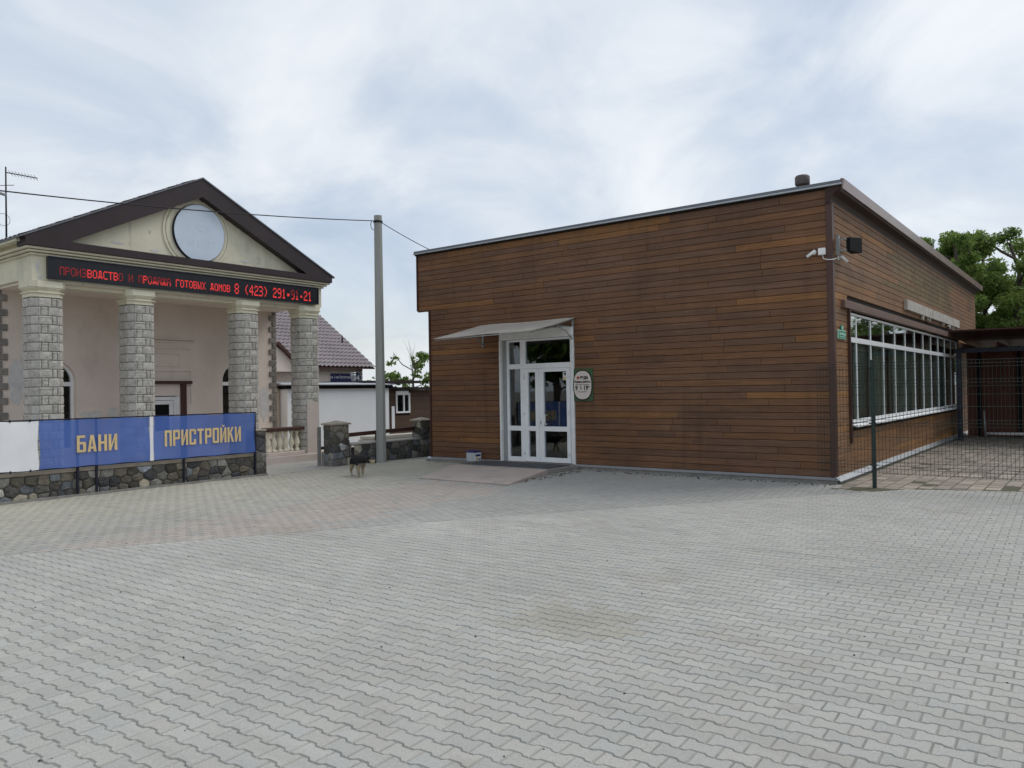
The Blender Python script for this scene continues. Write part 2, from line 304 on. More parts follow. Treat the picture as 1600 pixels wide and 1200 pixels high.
# ------------------------------------------------------------------ ground and paving
m = MB(); m.add([(-1500, -1500, -0.06), (1500, -1500, -0.06), (1500, 1500, -0.06), (-1500, 1500, -0.06)], [(0, 1, 2, 3)])
struct(m.build('ground', K['ground']))
m = MB(); m.add([(-13.42, -6, -0.005), (6, -6, -0.005), (6, 17, -0.005), (-13.42, 17, -0.005)], [(0, 1, 2, 3)])
paving = struct(m.build('paving', K['sand']))
m = MB(); m.add([(-40, 2, -0.02), (-13.42, 2, -0.02), (-13.42, 40, -0.02), (-40, 40, -0.02)], [(0, 1, 2, 3)])
struct(m.build('forecourt', K['concrete']))
SEAM = [(-14.6, -6.1), (-9.03, 3.12), (-6.11, 7.95), (-2.9, 12.45), (-2.2, 13.4)]
def xseam(y):
    for (x0, y0), (x1, y1) in zip(SEAM, SEAM[1:]):
        if y <= y1: return x0 + (x1 - x0) * (y - y0) / (y1 - y0)
    return SEAM[-1][0]
def inpoly(x, y, P):
    c = False
    for (x0, y0), (x1, y1) in zip(P, P[1:] + P[:1]):
        if (y0 > y) != (y1 > y) and x < (x1 - x0) * (y - y0) / (y1 - y0) + x0: c = not c
    return c
PINK = [(-8.9, 3.4), (-9.3, 5.21), (-9.38, 6.59), (-9.73, 8.54), (-9.82, 10.3), (-7.94, 10.16), (-7.68, 9.13), (-7.75, 8.15), (-7.45, 6.2), (-7.2, 5.6), (-8.3, 4.1)]
def clip(poly, a, b, c):       # keep a*x+b*y<=c
    out = []
    for (p, q) in zip(poly, poly[1:] + poly[:1]):
        dp, dq = a * p[0] + b * p[1] - c, a * q[0] + b * q[1] - c
        if dp <= 0: out.append(p)
        if (dp < 0 < dq) or (dq < 0 < dp):
            t = dp / (dp - dq); out.append((p[0] + t * (q[0] - p[0]), p[1] + t * (q[1] - p[1])))
    return out
PL, PW = 0.168, 0.110
def bone(g):
    a, w1, w2, t0, t1 = PL / 2 - g, 0.0635 - g, 0.0465 - g, 0.033, 0.052
    h = [(-a, w1), (-t1, w1), (-t0, w2), (t0, w2), (t1, w1), (a, w1)]
    return h + [(x, -y) for x, y in reversed(h)]
BO, BI = bone(0.0022), bone(0.0075)
def paver_tint(zone, x, y, rnd):
    k = rnd.gauss(1, 0.035); k = max(0.86, min(1.12, k))
    if zone == 'A':
        w = rnd.random() * 0.02
        c = (0.392 + w, 0.388 + w * 0.5, 0.362 - w * 0.2)
    else:
        e = rnd.gauss(0, 0.12)
        if inpoly(x + e, y + e, PINK) and rnd.random() < 0.93: c = (0.385, 0.342, 0.305)
        else:
            t = min(1, max(0, (-8.5 - x) / 3.0 + rnd.gauss(0, 0.15)))
            c = (0.345 + 0.06 * t, 0.338 + 0.045 * t, 0.315 + 0.0 * t)
    d = math.hypot(x + 2.95, (y - 4.54) * 1.3)
    if d < 0.5 + rnd.gauss(0, .09): k *= 0.84 + 0.2 * d; c = (c[0] * 1.02, c[1], c[2] * 0.95)
    return tuple(v * k for v in c)
rnd = random.Random(3)
near = []; fv = []; ff = []; fc = []
def lay(zone, ang, ox, oy, bounds, keep):
    ca, sa = math.cos(ang), math.sin(ang)
    for j in range(int(bounds[2] / PW), int(bounds[3] / PW) + 1):
        for i in range(int(bounds[0] / PL), int(bounds[1] / PL) + 1):
            u, v = i * PL + (j % 2) * PL / 2, j * PW
            x, y = ox + u * ca - v * sa, oy + u * sa + v * ca
            s = keep(x, y)
            if s is None: continue
            col = paver_tint(zone, x, y, rnd)
            a2 = ang + rnd.gauss(0, 0.008); c2, s2 = math.cos(a2), math.sin(a2)
            tx, ty, dz = rnd.gauss(0, 0.008), rnd.gauss(0, 0.008), rnd.gauss(0, 0.0008) - (0.002 if rnd.random() < 0.04 else 0)
            if s is True:
                q = proj((x, y, 0))
                if q and -20 < q[0] < 1620 and q[1] < 1215: near.append((q[2], x, y, a2, tx, ty, dz, col))
                else: near.append((1e9, x, y, a2, tx, ty, dz, col))
            else:
                P = [(x + p * c2 - w * s2, y + p * s2 + w * c2) for p, w in BO]
                for (a, b, c) in s: P = clip(P, a, b, c)
                if len(P) < 3: continue
                mx_, my_ = sum(p[0] for p in P) / len(P), sum(p[1] for p in P) / len(P)
                b0 = len(fv); n = len(P)
                fv.extend([(p[0], p[1], -0.012) for p in P]); fv.extend([(p[0] + (mx_ - p[0]) * 0.06, p[1] + (my_ - p[1]) * 0.06, dz) for p in P])
                ff.append(tuple(range(b0 + n, b0 + 2 * n))); ff.extend([(b0 + k, b0 + (k + 1) % n, b0 + n + (k + 1) % n, b0 + n + k) for k in range(n)])
                fc.extend([col] * (2 * n))
def seam_clip(y, sign):
    for (x0, y0), (x1, y1) in zip(SEAM, SEAM[1:]):
        if y <= y1 or (x1, y1) == SEAM[-1]:
            a, b = (y1 - y0), -(x1 - x0); l = math.hypot(a, b); a, b = a / l * sign, b / l * sign
            return (a, b, a * x0 + b * y0 - 0.004)
def keepA(x, y):
    if y < -2.5 or x > 4.2 or y > 14.8: return None
    lim = 12.72 + (x + 3.5) * 0.36
    sx = x - xseam(y)
    if sx < -0.13: return None
    cl = []
    if sx < 0.16: cl.append(seam_clip(y, -1))
    if y > lim + 0.1: return None
    if y > lim - 0.13:
        l = math.hypot(0.36, 1); cl.append((-0.36 / l, 1 / l, (12.72 + 3.5 * 0.36) / l))
    return cl or True
def keepB(x, y):
    if y < -2.5 or x < -13.33 or y > 16 or (x > -12.6 and y > 13.18): return None
    sx = x - xseam(y)
    if sx > 0.13 or (x > -3.4 and y > 12.6): return None
    if sx > -0.16: return [seam_clip(y, 1)]
    return True
lay('A', R(2.0), 0, 0, (-12, 7, -4, 15.5), keepA)
lay('B', R(98), -9, 6, (-10, 10, -9, 7), keepB)
near.sort(key=lambda t: t[0])
variants = []
def paver_mesh(col):
    me = bpy.data.meshes.new('paver'); n = 12
    me.from_pydata([(p, w, -0.009) for p, w in BO] + [(p, w, 0) for p, w in BI], [], [tuple(range(n, 2 * n))[::-1]] + [(k, n + k, n + (k + 1) % n, (k + 1) % n) for k in range(n)])
    attr_tint(me, [(*col, 1)] * 24); me.materials.append(K['paver']); return me
for k in range(24):
    variants.append(paver_mesh(paver_tint('A', 50, 50, rnd)))
for k, (d, x, y, a, tx, ty, dz, col) in enumerate(near):
    if k < 300:
        o = shared('paver', variants[rnd.randrange(24)], paving, (x, y, dz)); o.rotation_euler = (tx, ty, a)
    else:
        ca, sa = math.cos(a), math.sin(a); b0 = len(fv)
        for P, z in ((BO, -0.009), (BI, 0.0)):
            for p, w in P: fv.append((x + p * ca - w * sa, y + p * sa + w * ca, z + dz + (-p * ty + w * tx)))
        ff.append(tuple(range(b0 + 12, b0 + 24))[::-1]); ff.extend([(b0 + q, b0 + 12 + q, b0 + 12 + (q + 1) % 12, b0 + (q + 1) % 12) for q in range(12)])
        fc.extend([col] * 24)
me = bpy.data.meshes.new('paver_field'); me.from_pydata(fv, [], ff); attr_tint(me, [(*c, 1) for c in fc]); me.materials.append(K['paver'])
stuff(link(bpy.data.objects.new('paver_field', me), paving))
# brown slab paving of the side yard
m = MB(); m.add([(-3.6, 12.5, -0.004), (4.5, 12.5, -0.004), (4.5, 31, -0.004), (-3.6, 31, -0.004)], [(0, 1, 2, 3)])
yard = struct(m.build('yard_paving', K['moss']))
m = MB(); rs = random.Random(5)
for j in range(0, 62):
    for i in range(0, 37):
        x, y = -3.42 + i * 0.215 + (j % 2) * 0.0, 12.45 + j * 0.30
        if y + 0.15 < 12.80 + (x + 3.6) * 0.36: continue
        k = max(0.6, rs.gauss(1, 0.13)); far_dark = max(0, min(1, (y - 15) / 9)) * 0.35; m.col = (0.315 * k * (1 - far_dark), 0.272 * k * (1 - far_dark), 0.228 * k * (1 - far_dark))  # slabs get darker towards the far end of the yard
        z = rs.gauss(0, 0.0025); g = 0.006
        m.add([(x + g, y + g, -0.012), (x + .215 - g, y + g, -0.012), (x + .215 - g, y + .3 - g, -0.012), (x + g, y + .3 - g, -0.012),
               (x + g + .005, y + g + .005, z), (x + .21 - g, y + g + .005, z + rs.gauss(0, .001)), (x + .21 - g, y + .295 - g, z), (x + g + .005, y + .295 - g, z)],
              [(4, 5, 6, 7), (0, 1, 5, 4), (1, 2, 6, 5), (2, 3, 7, 6), (3, 0, 4, 7)])
stuff(m.build('slab_field', K['slab'], yard, tint=True))
# scattered grit
m = MB(); rs = random.Random(9)
def pebble(x, y, r, z=0):
    v = [(x + r * math.cos(a) * rs.uniform(.7, 1.2), y + r * math.sin(a) * rs.uniform(.7, 1.2), z + r * .25) for a in (0, 1.25, 2.5, 3.8, 5.0)]
    m.add(v + [(x, y, z + r * .9), (x, y, z - r * .2)], [(i, (i + 1) % 5, 5) for i in range(5)] + [((i + 1) % 5, i, 6) for i in range(5)])
for k in range(230):
    x, y = rs.uniform(-9, 2.5), rs.uniform(1.2, 12.2)
    pebble(x, y, rs.choice((0.003, 0.004, 0.005, 0.006, 0.009)))
for k in range(160):
    t = rs.random(); pebble(-8.0 + 4.5 * t + rs.gauss(0, .03), 13.12 - rs.expovariate(9), rs.uniform(.006, .02))
for k in range(90): pebble(-8.25 + rs.gauss(0, .1), rs.uniform(10.9, 12.9), rs.uniform(.008, .022))
stuff(tag(m.build('grit', K['pebble']), 'small dark grit scattered over the grey pavers', 'grit'))

m = MB(); rs = random.Random(19)
for k in range(150):
    x, y = rs.gauss(-1.2, 1.2), rs.gauss(18.5, 2.2); r = rs.uniform(.012, .045); a = rs.uniform(0, 6.3)
    if x < -3.3: continue
    m.add([(x + r * math.cos(a), y + r * math.sin(a), .004), (x - r * math.sin(a) * .5, y + r * math.cos(a) * .5, .014), (x - r * math.cos(a), y - r * math.sin(a), .005), (x + r * math.sin(a) * .5, y - r * math.cos(a) * .5, .012)], [(0, 1, 2, 3)])
stuff(tag(m.build('fallen_litter', K['planks']), 'pale dry leaf litter scattered on the side yard slabs', 'litter'))

# ------------------------------------------------------------------ timber clad shop
YF, XC = 13.29, -3.52
shop = thing('shop_building', 'flat roofed shop clad in brown horizontal boards with white glazed door', 'building', (-8.0, 20, 0))
def P(name, mb, k, parent=shop, tint=False): return mb.build(name, K[k], parent, tint)
m = MB(); m.box(-12.56, -3.53, 13.31, 31.0, -0.06, 0.055); P('floor_slab', m, 'concrete_dark')
m = MB()
for a in ((-12.55, -10.47, 13.312, 13.5, .056, 4.80), (-8.58, -3.72, 13.312, 13.5, .056, 4.80), (-10.47, -8.58, 13.312, 13.5, 2.93, 4.80),
          (-12.93, -12.55, 13.312, 30.98, 3.54, 4.80), (-12.55, -12.4, 13.5, 30.98, .056, 4.8)): m.box(*a)
P('front_backing', m, 'boardback')
m = MB()
for a in ((-3.74, -3.542, 13.5, 14.30, .056, 4.66), (-3.74, -3.542, 26.85, 30.98, .056, 4.66), (-3.74, -3.542, 14.30, 26.85, .056, .93), (-3.74, -3.542, 14.30, 26.85, 2.90, 4.66), (-12.4, -3.74, 30.8, 30.98, .056, 4.66)): m.box(*a)
P('side_backing', m, 'boardback')
m = MB(); m.box(-12.38, -3.76, 19.4, 19.45, .056, 4.0); m.box(-12.38, -3.76, 13.52, 19.4, 3.3, 3.34); m.box(-8.4, -8.35, 13.55, 19.4, .056, 3.3); m.box(-7.0, -6.95, 19.5, 30.7, .056, 3.3); m.box(-6.9, -3.76, 19.5, 30.7, 3.3, 3.34)
P('inner_wall', m, 'room')
m = MB(); m.prism([(-12.97, 4.80), (-3.35, 4.80), (-3.35, 4.86), (-12.97, 4.86)], 'y', 13.32, 31.0); P('roof', m, 'rooftin')
# boards
rb = random.Random(21)
PAL = [(0.160, 0.080, 0.043), (0.152, 0.079, 0.045), (0.166, 0.081, 0.042), (0.146, 0.078, 0.047), (0.172, 0.083, 0.041), (0.182, 0.088, 0.041), (0.156, 0.078, 0.043), (0.148, 0.080, 0.048)]
PH = 0.1178
def row_boards(a0, a1, holes, rndm, lmin=0.7, lmax=3.2):
    segs = [(a0, a1)]
    for h0, h1 in holes:
        segs = [s for p, q in segs for s in ((p, min(q, h0)), (max(p, h1), q)) if s[1] - s[0] > 0.03]
    out = []
    for p, q in segs:
        c = p + rndm.uniform(0.3, lmax) if q - p > 1.2 else q
        s = p
        while q - c > 0.45: out.append((s, c)); s = c; c += rndm.uniform(lmin, lmax)
        out.append((s, q))
    return out
def board_col(low):
    c = rb.choice(PAL); k = rb.uniform(0.90, 1.08)
    if rb.random() < 0.035 + 0.09 * low: c = (0.225, 0.106, 0.040); k = rb.uniform(0.88, 1.05)
    return tuple(v * k for v in c)
front = []; side = []
for j in range(40):
    z0 = 0.105 + j * PH; z1 = z0 + PH - 0.006
    if j == 39: z1 = 4.84
    holes = [(-10.49, -8.56)] if z0 < 2.93 else []
    for a, b in row_boards(-12.925 if z0 > 3.52 else -12.545, -3.60, holes, rb): front.append((a + .0015, b - .0015, z0, z1))
    if z1 < 4.70:
        h = [(14.17, 26.95)] if 0.86 < z1 and z0 < 3.06 else []
        for a, b in row_boards(13.375, 30.97, h, rb, 1.2, 4.0): side.append((a + .0015, b - .0015, z0, z1))
def board(m, face, a, b, z0, z1, low):
    e, t = 0.006, 0.02 + rb.uniform(-.0015, .0015); m.col = board_col(low)
    if face == 'f':
        y0, y1 = YF, YF + t
        v = [(a, y1, z0), (b, y1, z0), (b, y1, z1), (a, y1, z1), (a, y0 + e, z0), (b, y0 + e, z0), (b, y0 + e, z1), (a, y0 + e, z1), (a + e, y0, z0 + e), (b - e, y0, z0 + e), (b - e, y0, z1 - e), (a + e, y0, z1 - e)]
    else:
        x0, x1 = XC, XC - t
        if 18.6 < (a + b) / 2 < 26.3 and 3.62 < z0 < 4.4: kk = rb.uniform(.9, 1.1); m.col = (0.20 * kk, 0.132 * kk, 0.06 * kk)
        else: m.col = tuple(v * s for v, s in zip(m.col, (1.52, 1.58, 1.40)))  # side boards tinted lighter than the front, stronger light put into the colour
        v = [(x1, a, z0), (x1, b, z0), (x1, b, z1), (x1, a, z1), (x0 - e, a, z0), (x0 - e, b, z0), (x0 - e, b, z1), (x0 - e, a, z1), (x0, a + e, z0 + e), (x0, b - e, z0 + e), (x0, b - e, z1 - e), (x0, a + e, z1 - e)]
    m.add(v, [(8, 9, 10, 11)] + [(4 + i, 4 + (i + 1) % 4, 8 + (i + 1) % 4, 8 + i) for i in range(4)] + [(i, (i + 1) % 4, 4 + (i + 1) % 4, 4 + i) for i in range(4)])
rest = MB(); cnt = 0
side.sort(key=lambda s: s[0])
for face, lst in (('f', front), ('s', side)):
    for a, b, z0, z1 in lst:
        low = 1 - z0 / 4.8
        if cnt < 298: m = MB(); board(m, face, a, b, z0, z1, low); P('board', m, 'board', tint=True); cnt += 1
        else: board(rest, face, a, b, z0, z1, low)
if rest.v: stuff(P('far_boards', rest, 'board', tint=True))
# trims, plinth, flashings, roof edge
m = MB(); m.box(-3.60, -3.505, 13.275, 13.30, .10, 4.60); m.box(-3.53, -3.505, 13.30, 13.375, .10, 4.60); P('corner_trim', m, 'browntrim')
m = MB(); m.box(-12.59, -12.546, 13.27, 13.34, .10, 3.53); m.box(-12.965, -12.926, 13.27, 13.34, 3.53, 4.84); m.box(-12.93, -12.59, 13.27, 13.33, 3.505, 3.535); P('edge_trim', m, 'browntrim')
m = MB(); m.box(-12.66, -10.95, 13.20, 13.31, -.02, .058); m.box(-8.45, -3.49, 13.235, 13.31, -.02, .058); m.box(-3.53, -3.46, 13.31, 31, -.02, .05); P('plinth', m, 'concrete_dark')
m = MB(); m.prism([(13.21, .062), (13.22, .058), (13.30, .085), (13.30, .100), (13.285, .100)], 'x', -12.66, -10.5); m.prism([(13.21, .062), (13.22, .058), (13.30, .085), (13.30, .100), (13.285, .100)], 'x', -8.56, -3.47)
P('base_flashing', m, 'zinc')
m = MB(); m.prism([(-3.44, .050), (-3.435, .045), (-3.50, .105), (-3.53, .115)], 'y', 13.23, 31); P('side_flashing', m, 'zinc')
m = MB(); m.box(-12.99, -3.325, 13.20, 13.34, 4.868, 4.893); P('roof_edge_flashing', m, 'zinc')
m = MB(); m.box(-12.985, -3.33, 13.215, 13.34, 4.893, 4.945); P('roof_edge_cap', m, 'rooftin')
m = MB(); m.box(-12.98, -3.56, 13.245, 13.34, 4.842, 4.868); P('shadow_gap_strip', m, 'boardback')  # near-black strip standing in for the shadow gap under the flashing
arc = [(-3.525 + 0.20 * (1 - math.cos(t)), 4.60 + 0.215 * math.sin(t)) for t in [R(a) for a in (0, 18, 36, 54, 72, 90)]]
m = MB(); m.prism(arc + [(-3.325, 4.867), (-3.60, 4.867), (-3.60, 4.60)], 'y', 13.255, 31.05); P('soffit', m, 'soffit')
m = MB(); m.prism([(-3.322, 4.79), (-3.305, 4.79), (-3.285, 4.945), (-3.34, 4.965), (-3.345, 4.947), (-3.322, 4.94)], 'y', 13.20, 31.1); P('side_fascia', m, 'fascia')
# side window band
win = thing('window_band', 'long white framed window band with twelve tall panes on the shop side', 'window', (-3.6, 20, 0.9))
m = MB(); m.box(-3.60, -3.547, 14.30, 14.36, .94, 2.89); m.box(-3.60, -3.547, 26.79, 26.85, .94, 2.89); m.box(-3.60, -3.547, 14.36, 26.79, .94, 1.0); m.box(-3.60, -3.547, 14.36, 26.79, 2.85, 2.89); m.box(-3.602, -3.546, 14.36, 26.79, 2.37, 2.46)
m.build('window_frame', K['upvc'], win)
ys = [14.36] + [14.92 + 1.08 * k for k in range(11)] + [26.79]
for y in ys[1:-1]:
    for z0, z1 in ((1.0, 2.37), (2.46, 2.84)):
        m = MB(); m.box(-3.585, -3.556, y - .028, y + .028, z0, z1); m.build('mullion', K['upvc'], win)
for y0, y1 in zip(ys, ys[1:]):
    for z0, z1 in ((1.0, 2.37), (2.46, 2.84)):
        m = MB(); m.box(-3.572, -3.562, y0 + .03, y1 - .03, z0, z1); m.build('pane', K['glass'], win)
m = MB(); m.prism([(-3.55, .925), (-3.40, .905), (-3.40, .885), (-3.405, .88), (-3.55, .915)], 'y', 14.25, 26.9); m.build('window_sill', K['upvc'], win)
m = MB(); m.cbox(-3.53, -3.455, 13.78, 26.95, 2.92, 3.06, .008); m.build('shutter_box', K['header'], win)
m = MB(); m.box(-3.53, -3.475, 14.17, 14.215, .60, 2.93); m.build('shutter_rail', K['browntrim'], win)
m = MB(); rs = random.Random(4); y = 14.4
while y < 26.7:
    if rs.random() < 0.82:
        a = rs.gauss(0.1, 0.25); m.add([(-3.67 - .045 * math.sin(a), y - .045 * math.cos(a), 1.0), (-3.67 + .045 * math.sin(a), y + .045 * math.cos(a), 1.0), (-3.67 + .045 * math.sin(a), y + .045 * math.cos(a), 2.36), (-3.67 - .045 * math.sin(a), y - .045 * math.cos(a), 2.36),
                                       (-3.671 - .045 * math.sin(a), y - .045 * math.cos(a) + .002, 1.0), (-3.671 - .045 * math.sin(a), y - .045 * math.cos(a) + .002, 2.36)], [(0, 1, 2, 3), (0, 3, 5, 4)])
    y += 0.085
m.box(-3.70, -3.64, 14.38, 26.75, 2.36, 2.41)
stuff(m.build('vertical_blind', K['blind'], win))
# entrance
door = thing('entrance', 'white plastic glazed double door with sidelight and transom in the board wall', 'door', (-9.5, 13.4, 0.09))
dy0, dy1 = 13.36, 13.43
m = MB()
m.box(-10.36, -10.30, dy0, dy1, .09, 2.70); m.box(-8.71, -8.62, dy0, dy1, .09, 2.70); m.box(-10.30, -8.71, dy0, dy1, 2.66, 2.70)
m.box(-9.99, -9.91, dy0, dy1, .09, 2.66); m.box(-10.30, -9.99, dy0, dy1, 2.075, 2.18); m.box(-9.91, -8.71, dy0, dy1, 2.075, 2.18); m.box(-10.30, -9.99, dy0, dy1, .75, .85); m.box(-10.30, -9.99, dy0, dy1, .09, .19); m.box(-9.91, -9.85, dy0, dy1, 2.18, 2.66)
m.build('door_frame', K['upvc'], door)
for x0, x1, z0, z1 in ((-10.30, -9.99, 2.18, 2.66), (-9.85, -8.71, 2.18, 2.66), (-10.30, -9.99, .85, 2.075), (-10.30, -9.99, .19, .75)):
    m = MB(); m.box(x0, x1, 13.392, 13.402, z0, z1); m.build('pane', K['doorglass'], door)
for x0, x1, s0, s1 in ((-9.905, -9.498, -9.78, -9.59), (-9.492, -8.715, -9.38, -8.80)):
    m = MB(); y0, y1 = 13.345, 13.42
    m.box(x0, s0, y0, y1, .10, 2.07); m.box(s1, x1, y0, y1, .10, 2.07); m.box(s0, s1, y0, y1, 1.995, 2.07); m.box(s0, s1, y0, y1, .75, .85); m.box(s0, s1, y0, y1, .10, .20)
    leaf = m.build('door_leaf', K['upvc'], door)
    for z0, z1 in ((.85, 1.995), (.20, .75)):
        m = MB(); m.box(s0, s1, 13.383, 13.393, z0, z1); m.build('pane', K['doorglass'], leaf)
    if x1 > -9:
        m = MB(); m.tube([(-9.30, 13.345, 1.09), (-9.30, 13.27, 1.09), (-9.30, 13.265, 1.07), (-9.30, 13.265, .92), (-9.30, 13.27, .90), (-9.30, 13.345, .90)], .014, 8); m.build('pull_handle', K['whiteplastic'], leaf)
        m = MB(); m.cbox(-9.465, -9.425, 13.332, 13.345, .84, 1.10, .004); lp = m.build('lock_plate', K['whiteplastic'], leaf)
        m = MB(); m.box(-9.452, -9.438, 13.329, 13.3315, .89, .96); m.build('keyhole', K['black'], leaf)
        m = MB(); m.box(-8.905, -8.80, 13.378, 13.3825, 1.81, 1.98); st = m.build('sticker', K['signwhite'], leaf)
        m = MB(); m.box(-8.895, -8.81, 13.375, 13.3775, 1.82, 1.87); m.build('sticker_print', K['gold'], leaf)
        m = MB(); m.prism([(-8.89, 1.96), (-8.82, 1.96), (-8.85, 1.90)], 'y', 13.375, 13.3775); m.build('sticker_print', K['frameblue'], leaf)
    for zz in (.3, 1.15, 1.9):
        m = MB(); m.tube([(x0 + .03 if x1 < -9 else x1 - .03, 13.335, zz - .05), (x0 + .03 if x1 < -9 else x1 - .03, 13.335, zz + .05)], .012, 8); m.build('hinge', K['whiteplastic'], leaf)
m = MB(); m.cbox(-10.47, -8.57, 13.24, 13.43, 2.705, 2.905, .012)
for k in range(5): m.box(-10.46, -8.58, 13.232, 13.2405, 2.725 + k * .034, 2.745 + k * .034)
m.build('shutter_box', K['whiteplastic'], door)
for a in ((-10.485, -10.445, 13.255, 13.43), (-8.60, -8.565, 13.26, 13.36)): m = MB(); m.box(*a, .09, 2.705); m.build('shutter_rail', K['whiteplastic'], door)
m = MB(); m.box(-10.445, -10.36, 13.33, 13.43, .09, 2.705); m.build('reveal', K['greyrail'], door)
# awning over the door
aw = thing('door_awning', 'sagging beige sheet awning on steel brackets above the white door', 'awning', (-9.8, 13.2, 2.75))
NX, NY = 26, 8; vs = []; fs = []
for j in range(NY + 1):
    for i in range(NX + 1):
        s, t = i / NX, j / NY
        x = -11.02 + s * 2.50 + (-0.10 - 0.0 * s) * t; yy = 13.28 - 1.42 * t
        z = 3.07 - 0.32 * t - 0.015 * math.sin(math.pi * t) + 0.007 * math.sin(s * 9 + t * 3) - 0.03 * (1 - s) * t
        vs.append((x, yy, z))
n1 = len(vs); vs += [(a, b, c - .008) for a, b, c in vs]
for j in range(NY):
    for i in range(NX):
        a = j * (NX + 1) + i; q = (a, a + 1, a + NX + 2, a + NX + 1); fs += [q, tuple(n1 + k for k in q[::-1])]
ed = [i for i in range(NX + 1)] + [j * (NX + 1) + NX for j in range(1, NY + 1)] + [NY * (NX + 1) + i for i in range(NX - 1, -1, -1)] + [j * (NX + 1) for j in range(NY - 1, 0, -1)]
fs += [(a, b, n1 + b, n1 + a) for a, b in zip(ed, ed[1:] + ed[:1])]
m = MB(); m.add(vs, fs, True); m.build('sheet', K['polyc'], aw)
for x in (-8.58, -10.95):
    m = MB(); m.tube([(x, 13.285, 3.04), (x - .05, 12.55, 2.84), (x - .09, 11.92, 2.715)], .012, 6); m.tube([(x, 13.285, 2.90), (x - .03, 12.8, 2.88)], .010, 6)
    m.tube([(x, 13.285, 2.62), (x - .02, 13.05, 2.80), (x - .05, 12.75, 2.885)], .011, 6); m.box(x - .02, x + .02, 13.27, 13.288, 2.58, 3.05); m.build('bracket', K['greyrail'], aw)
m = MB(); m.tube([(-11.1, 11.88, 2.685), (-8.63, 11.88, 2.725)], .011, 6); m.build('front_bar', K['greyrail'], aw)
# ramp, landing, mat
m = MB(); m.prism([(-10.95, 12.22), (-8.50, 12.22), (-8.44, 13.2), (-10.95, 13.2)], 'z', -.02, .078); m.box(-10.44, -8.60, 13.2, 13.43, -.02, .085)
tag(m.build('landing_step', K['concrete_dark']), 'low worn concrete step in front of the shop door', 'step')
m = MB(); m.add([(-10.16, 10.41, .002), (-8.08, 10.41, .002), (-8.50, 12.215, .002), (-10.86, 12.215, .002), (-10.16, 10.41, .020), (-8.08, 10.41, .020), (-8.50, 12.215, .092), (-10.86, 12.215, .092)],
                [(0, 3, 2, 1), (4, 5, 6, 7), (0, 1, 5, 4), (1, 2, 6, 5), (2, 3, 7, 6), (3, 0, 4, 7)])
rp = thing('entrance_ramp', 'pinkish grey concrete ramp sloping up to the shop door', 'ramp', (-9.3, 11.3, 0)); m.build('slab', K['ramp'], rp)
m = MB(); m.box(-10.87, -8.50, 12.17, 12.217, .0925, .097); m.build('edge_strip', K['zinc'], rp)
m = MB(); m.cbox(-10.80, -8.62, 12.26, 13.17, .079, .091, .003); tag(m.build('door_mat', K['mat_rubber']), 'wide dark grey rubber mat lying on the step at the door', 'mat')
pt = thing('paint_tin', 'square grey paint tin with blue lid standing left of the shop door', 'tin', (-10.98, 13.0, .078))
m = MB(); m.cbox(-11.15, -10.91, 12.88, 13.12, .079, .275, .012); m.build('can', K['tin'], pt)
m = MB(); m.cbox(-11.175, -10.905, 12.875, 13.125, .2755, .305, .008); m.tube([(-11.15, 13.0, .305), (-11.10, 13.0, .33), (-10.98, 13.0, .33), (-10.93, 13.0, .305)], .006, 6); m.build('lid', K['tinblue'], pt)
m = MB(); m.box(-10.9095, -10.907, 12.90, 13.10, .10, .265); lb = m.build('label_print', K['signwhite'], pt)
m = MB(); m.box(-10.9068, -10.905, 12.92, 13.08, .19, .235); m.box(-10.9068, -10.905, 12.95, 13.09, .115, .14); m.build('label_band', K['tinblue'], pt)
m = MB(); m.prism([(13.0, .115), (13.0, .16), (12.93, .19), (12.915, .12)], 'x', -10.9068, -10.9045); m.build('label_mark', K['gold'], pt)
# opening hours board
hs = thing('opening_hours_sign', 'green board with cream round panel giving opening hours beside the door', 'sign', (-8.35, 13.28, 1.7))
m = MB(); m.cbox(-8.585, -8.12, 13.262, 13.289, 1.375, 2.03, .004); m.build('board', K['signgreen'], hs)
def ngon(cx, cz, rx, rz, n=28, sq=0.82): 
    return [(cx + rx * math.copysign(abs(math.cos(a)) ** sq, math.cos(a)), cz + rz * math.copysign(abs(math.sin(a)) ** sq, math.sin(a))) for a in [2 * math.pi * k / n for k in range(n)]]
m = MB(); m.prism(ngon(-8.353, 1.70, .229, .312), 'y', 13.257, 13.262); m.build('rim', K['signbrown'], hs)
m = MB(); m.prism(ngon(-8.353, 1.70, .207, .284), 'y', 13.252, 13.257); pl = m.build('panel', K['signcream'], hs)
for t, s, z, x, k, b in (('ВУДИ', .072, 1.845, -8.315, 'signbrown', .005), ('Режим работы', .058, 1.765, -8.353, 'signbrown', .003), ('понедельник - воскресенье', .026, 1.712, -8.353, 'signbrown', 0), ('9  - 19', .125, 1.638, -8.37, 'signbrown', .005), ('00', .04, 1.665, -8.395, 'signbrown', .001), ('00', .04, 1.665, -8.195, 'signbrown', .001), ('без перерывов', .03, 1.565, -8.353, 'signbrown', 0)):
    text_mb(t, s, FY, (x, 13.2515, z), bold=b, xs=.92, depth=.002).build('lettering', K[k], hs)
m = MB(); m.lathe([(.001, 0), (.03, 0), (.03, .002), (.012, .002)], (0, 0, 0), 12); m.v = [(-8.455 + p[0], 13.251 - p[2], 1.85 + p[1]) for p in m.v]; m.build('emblem', K['signred'], hs)
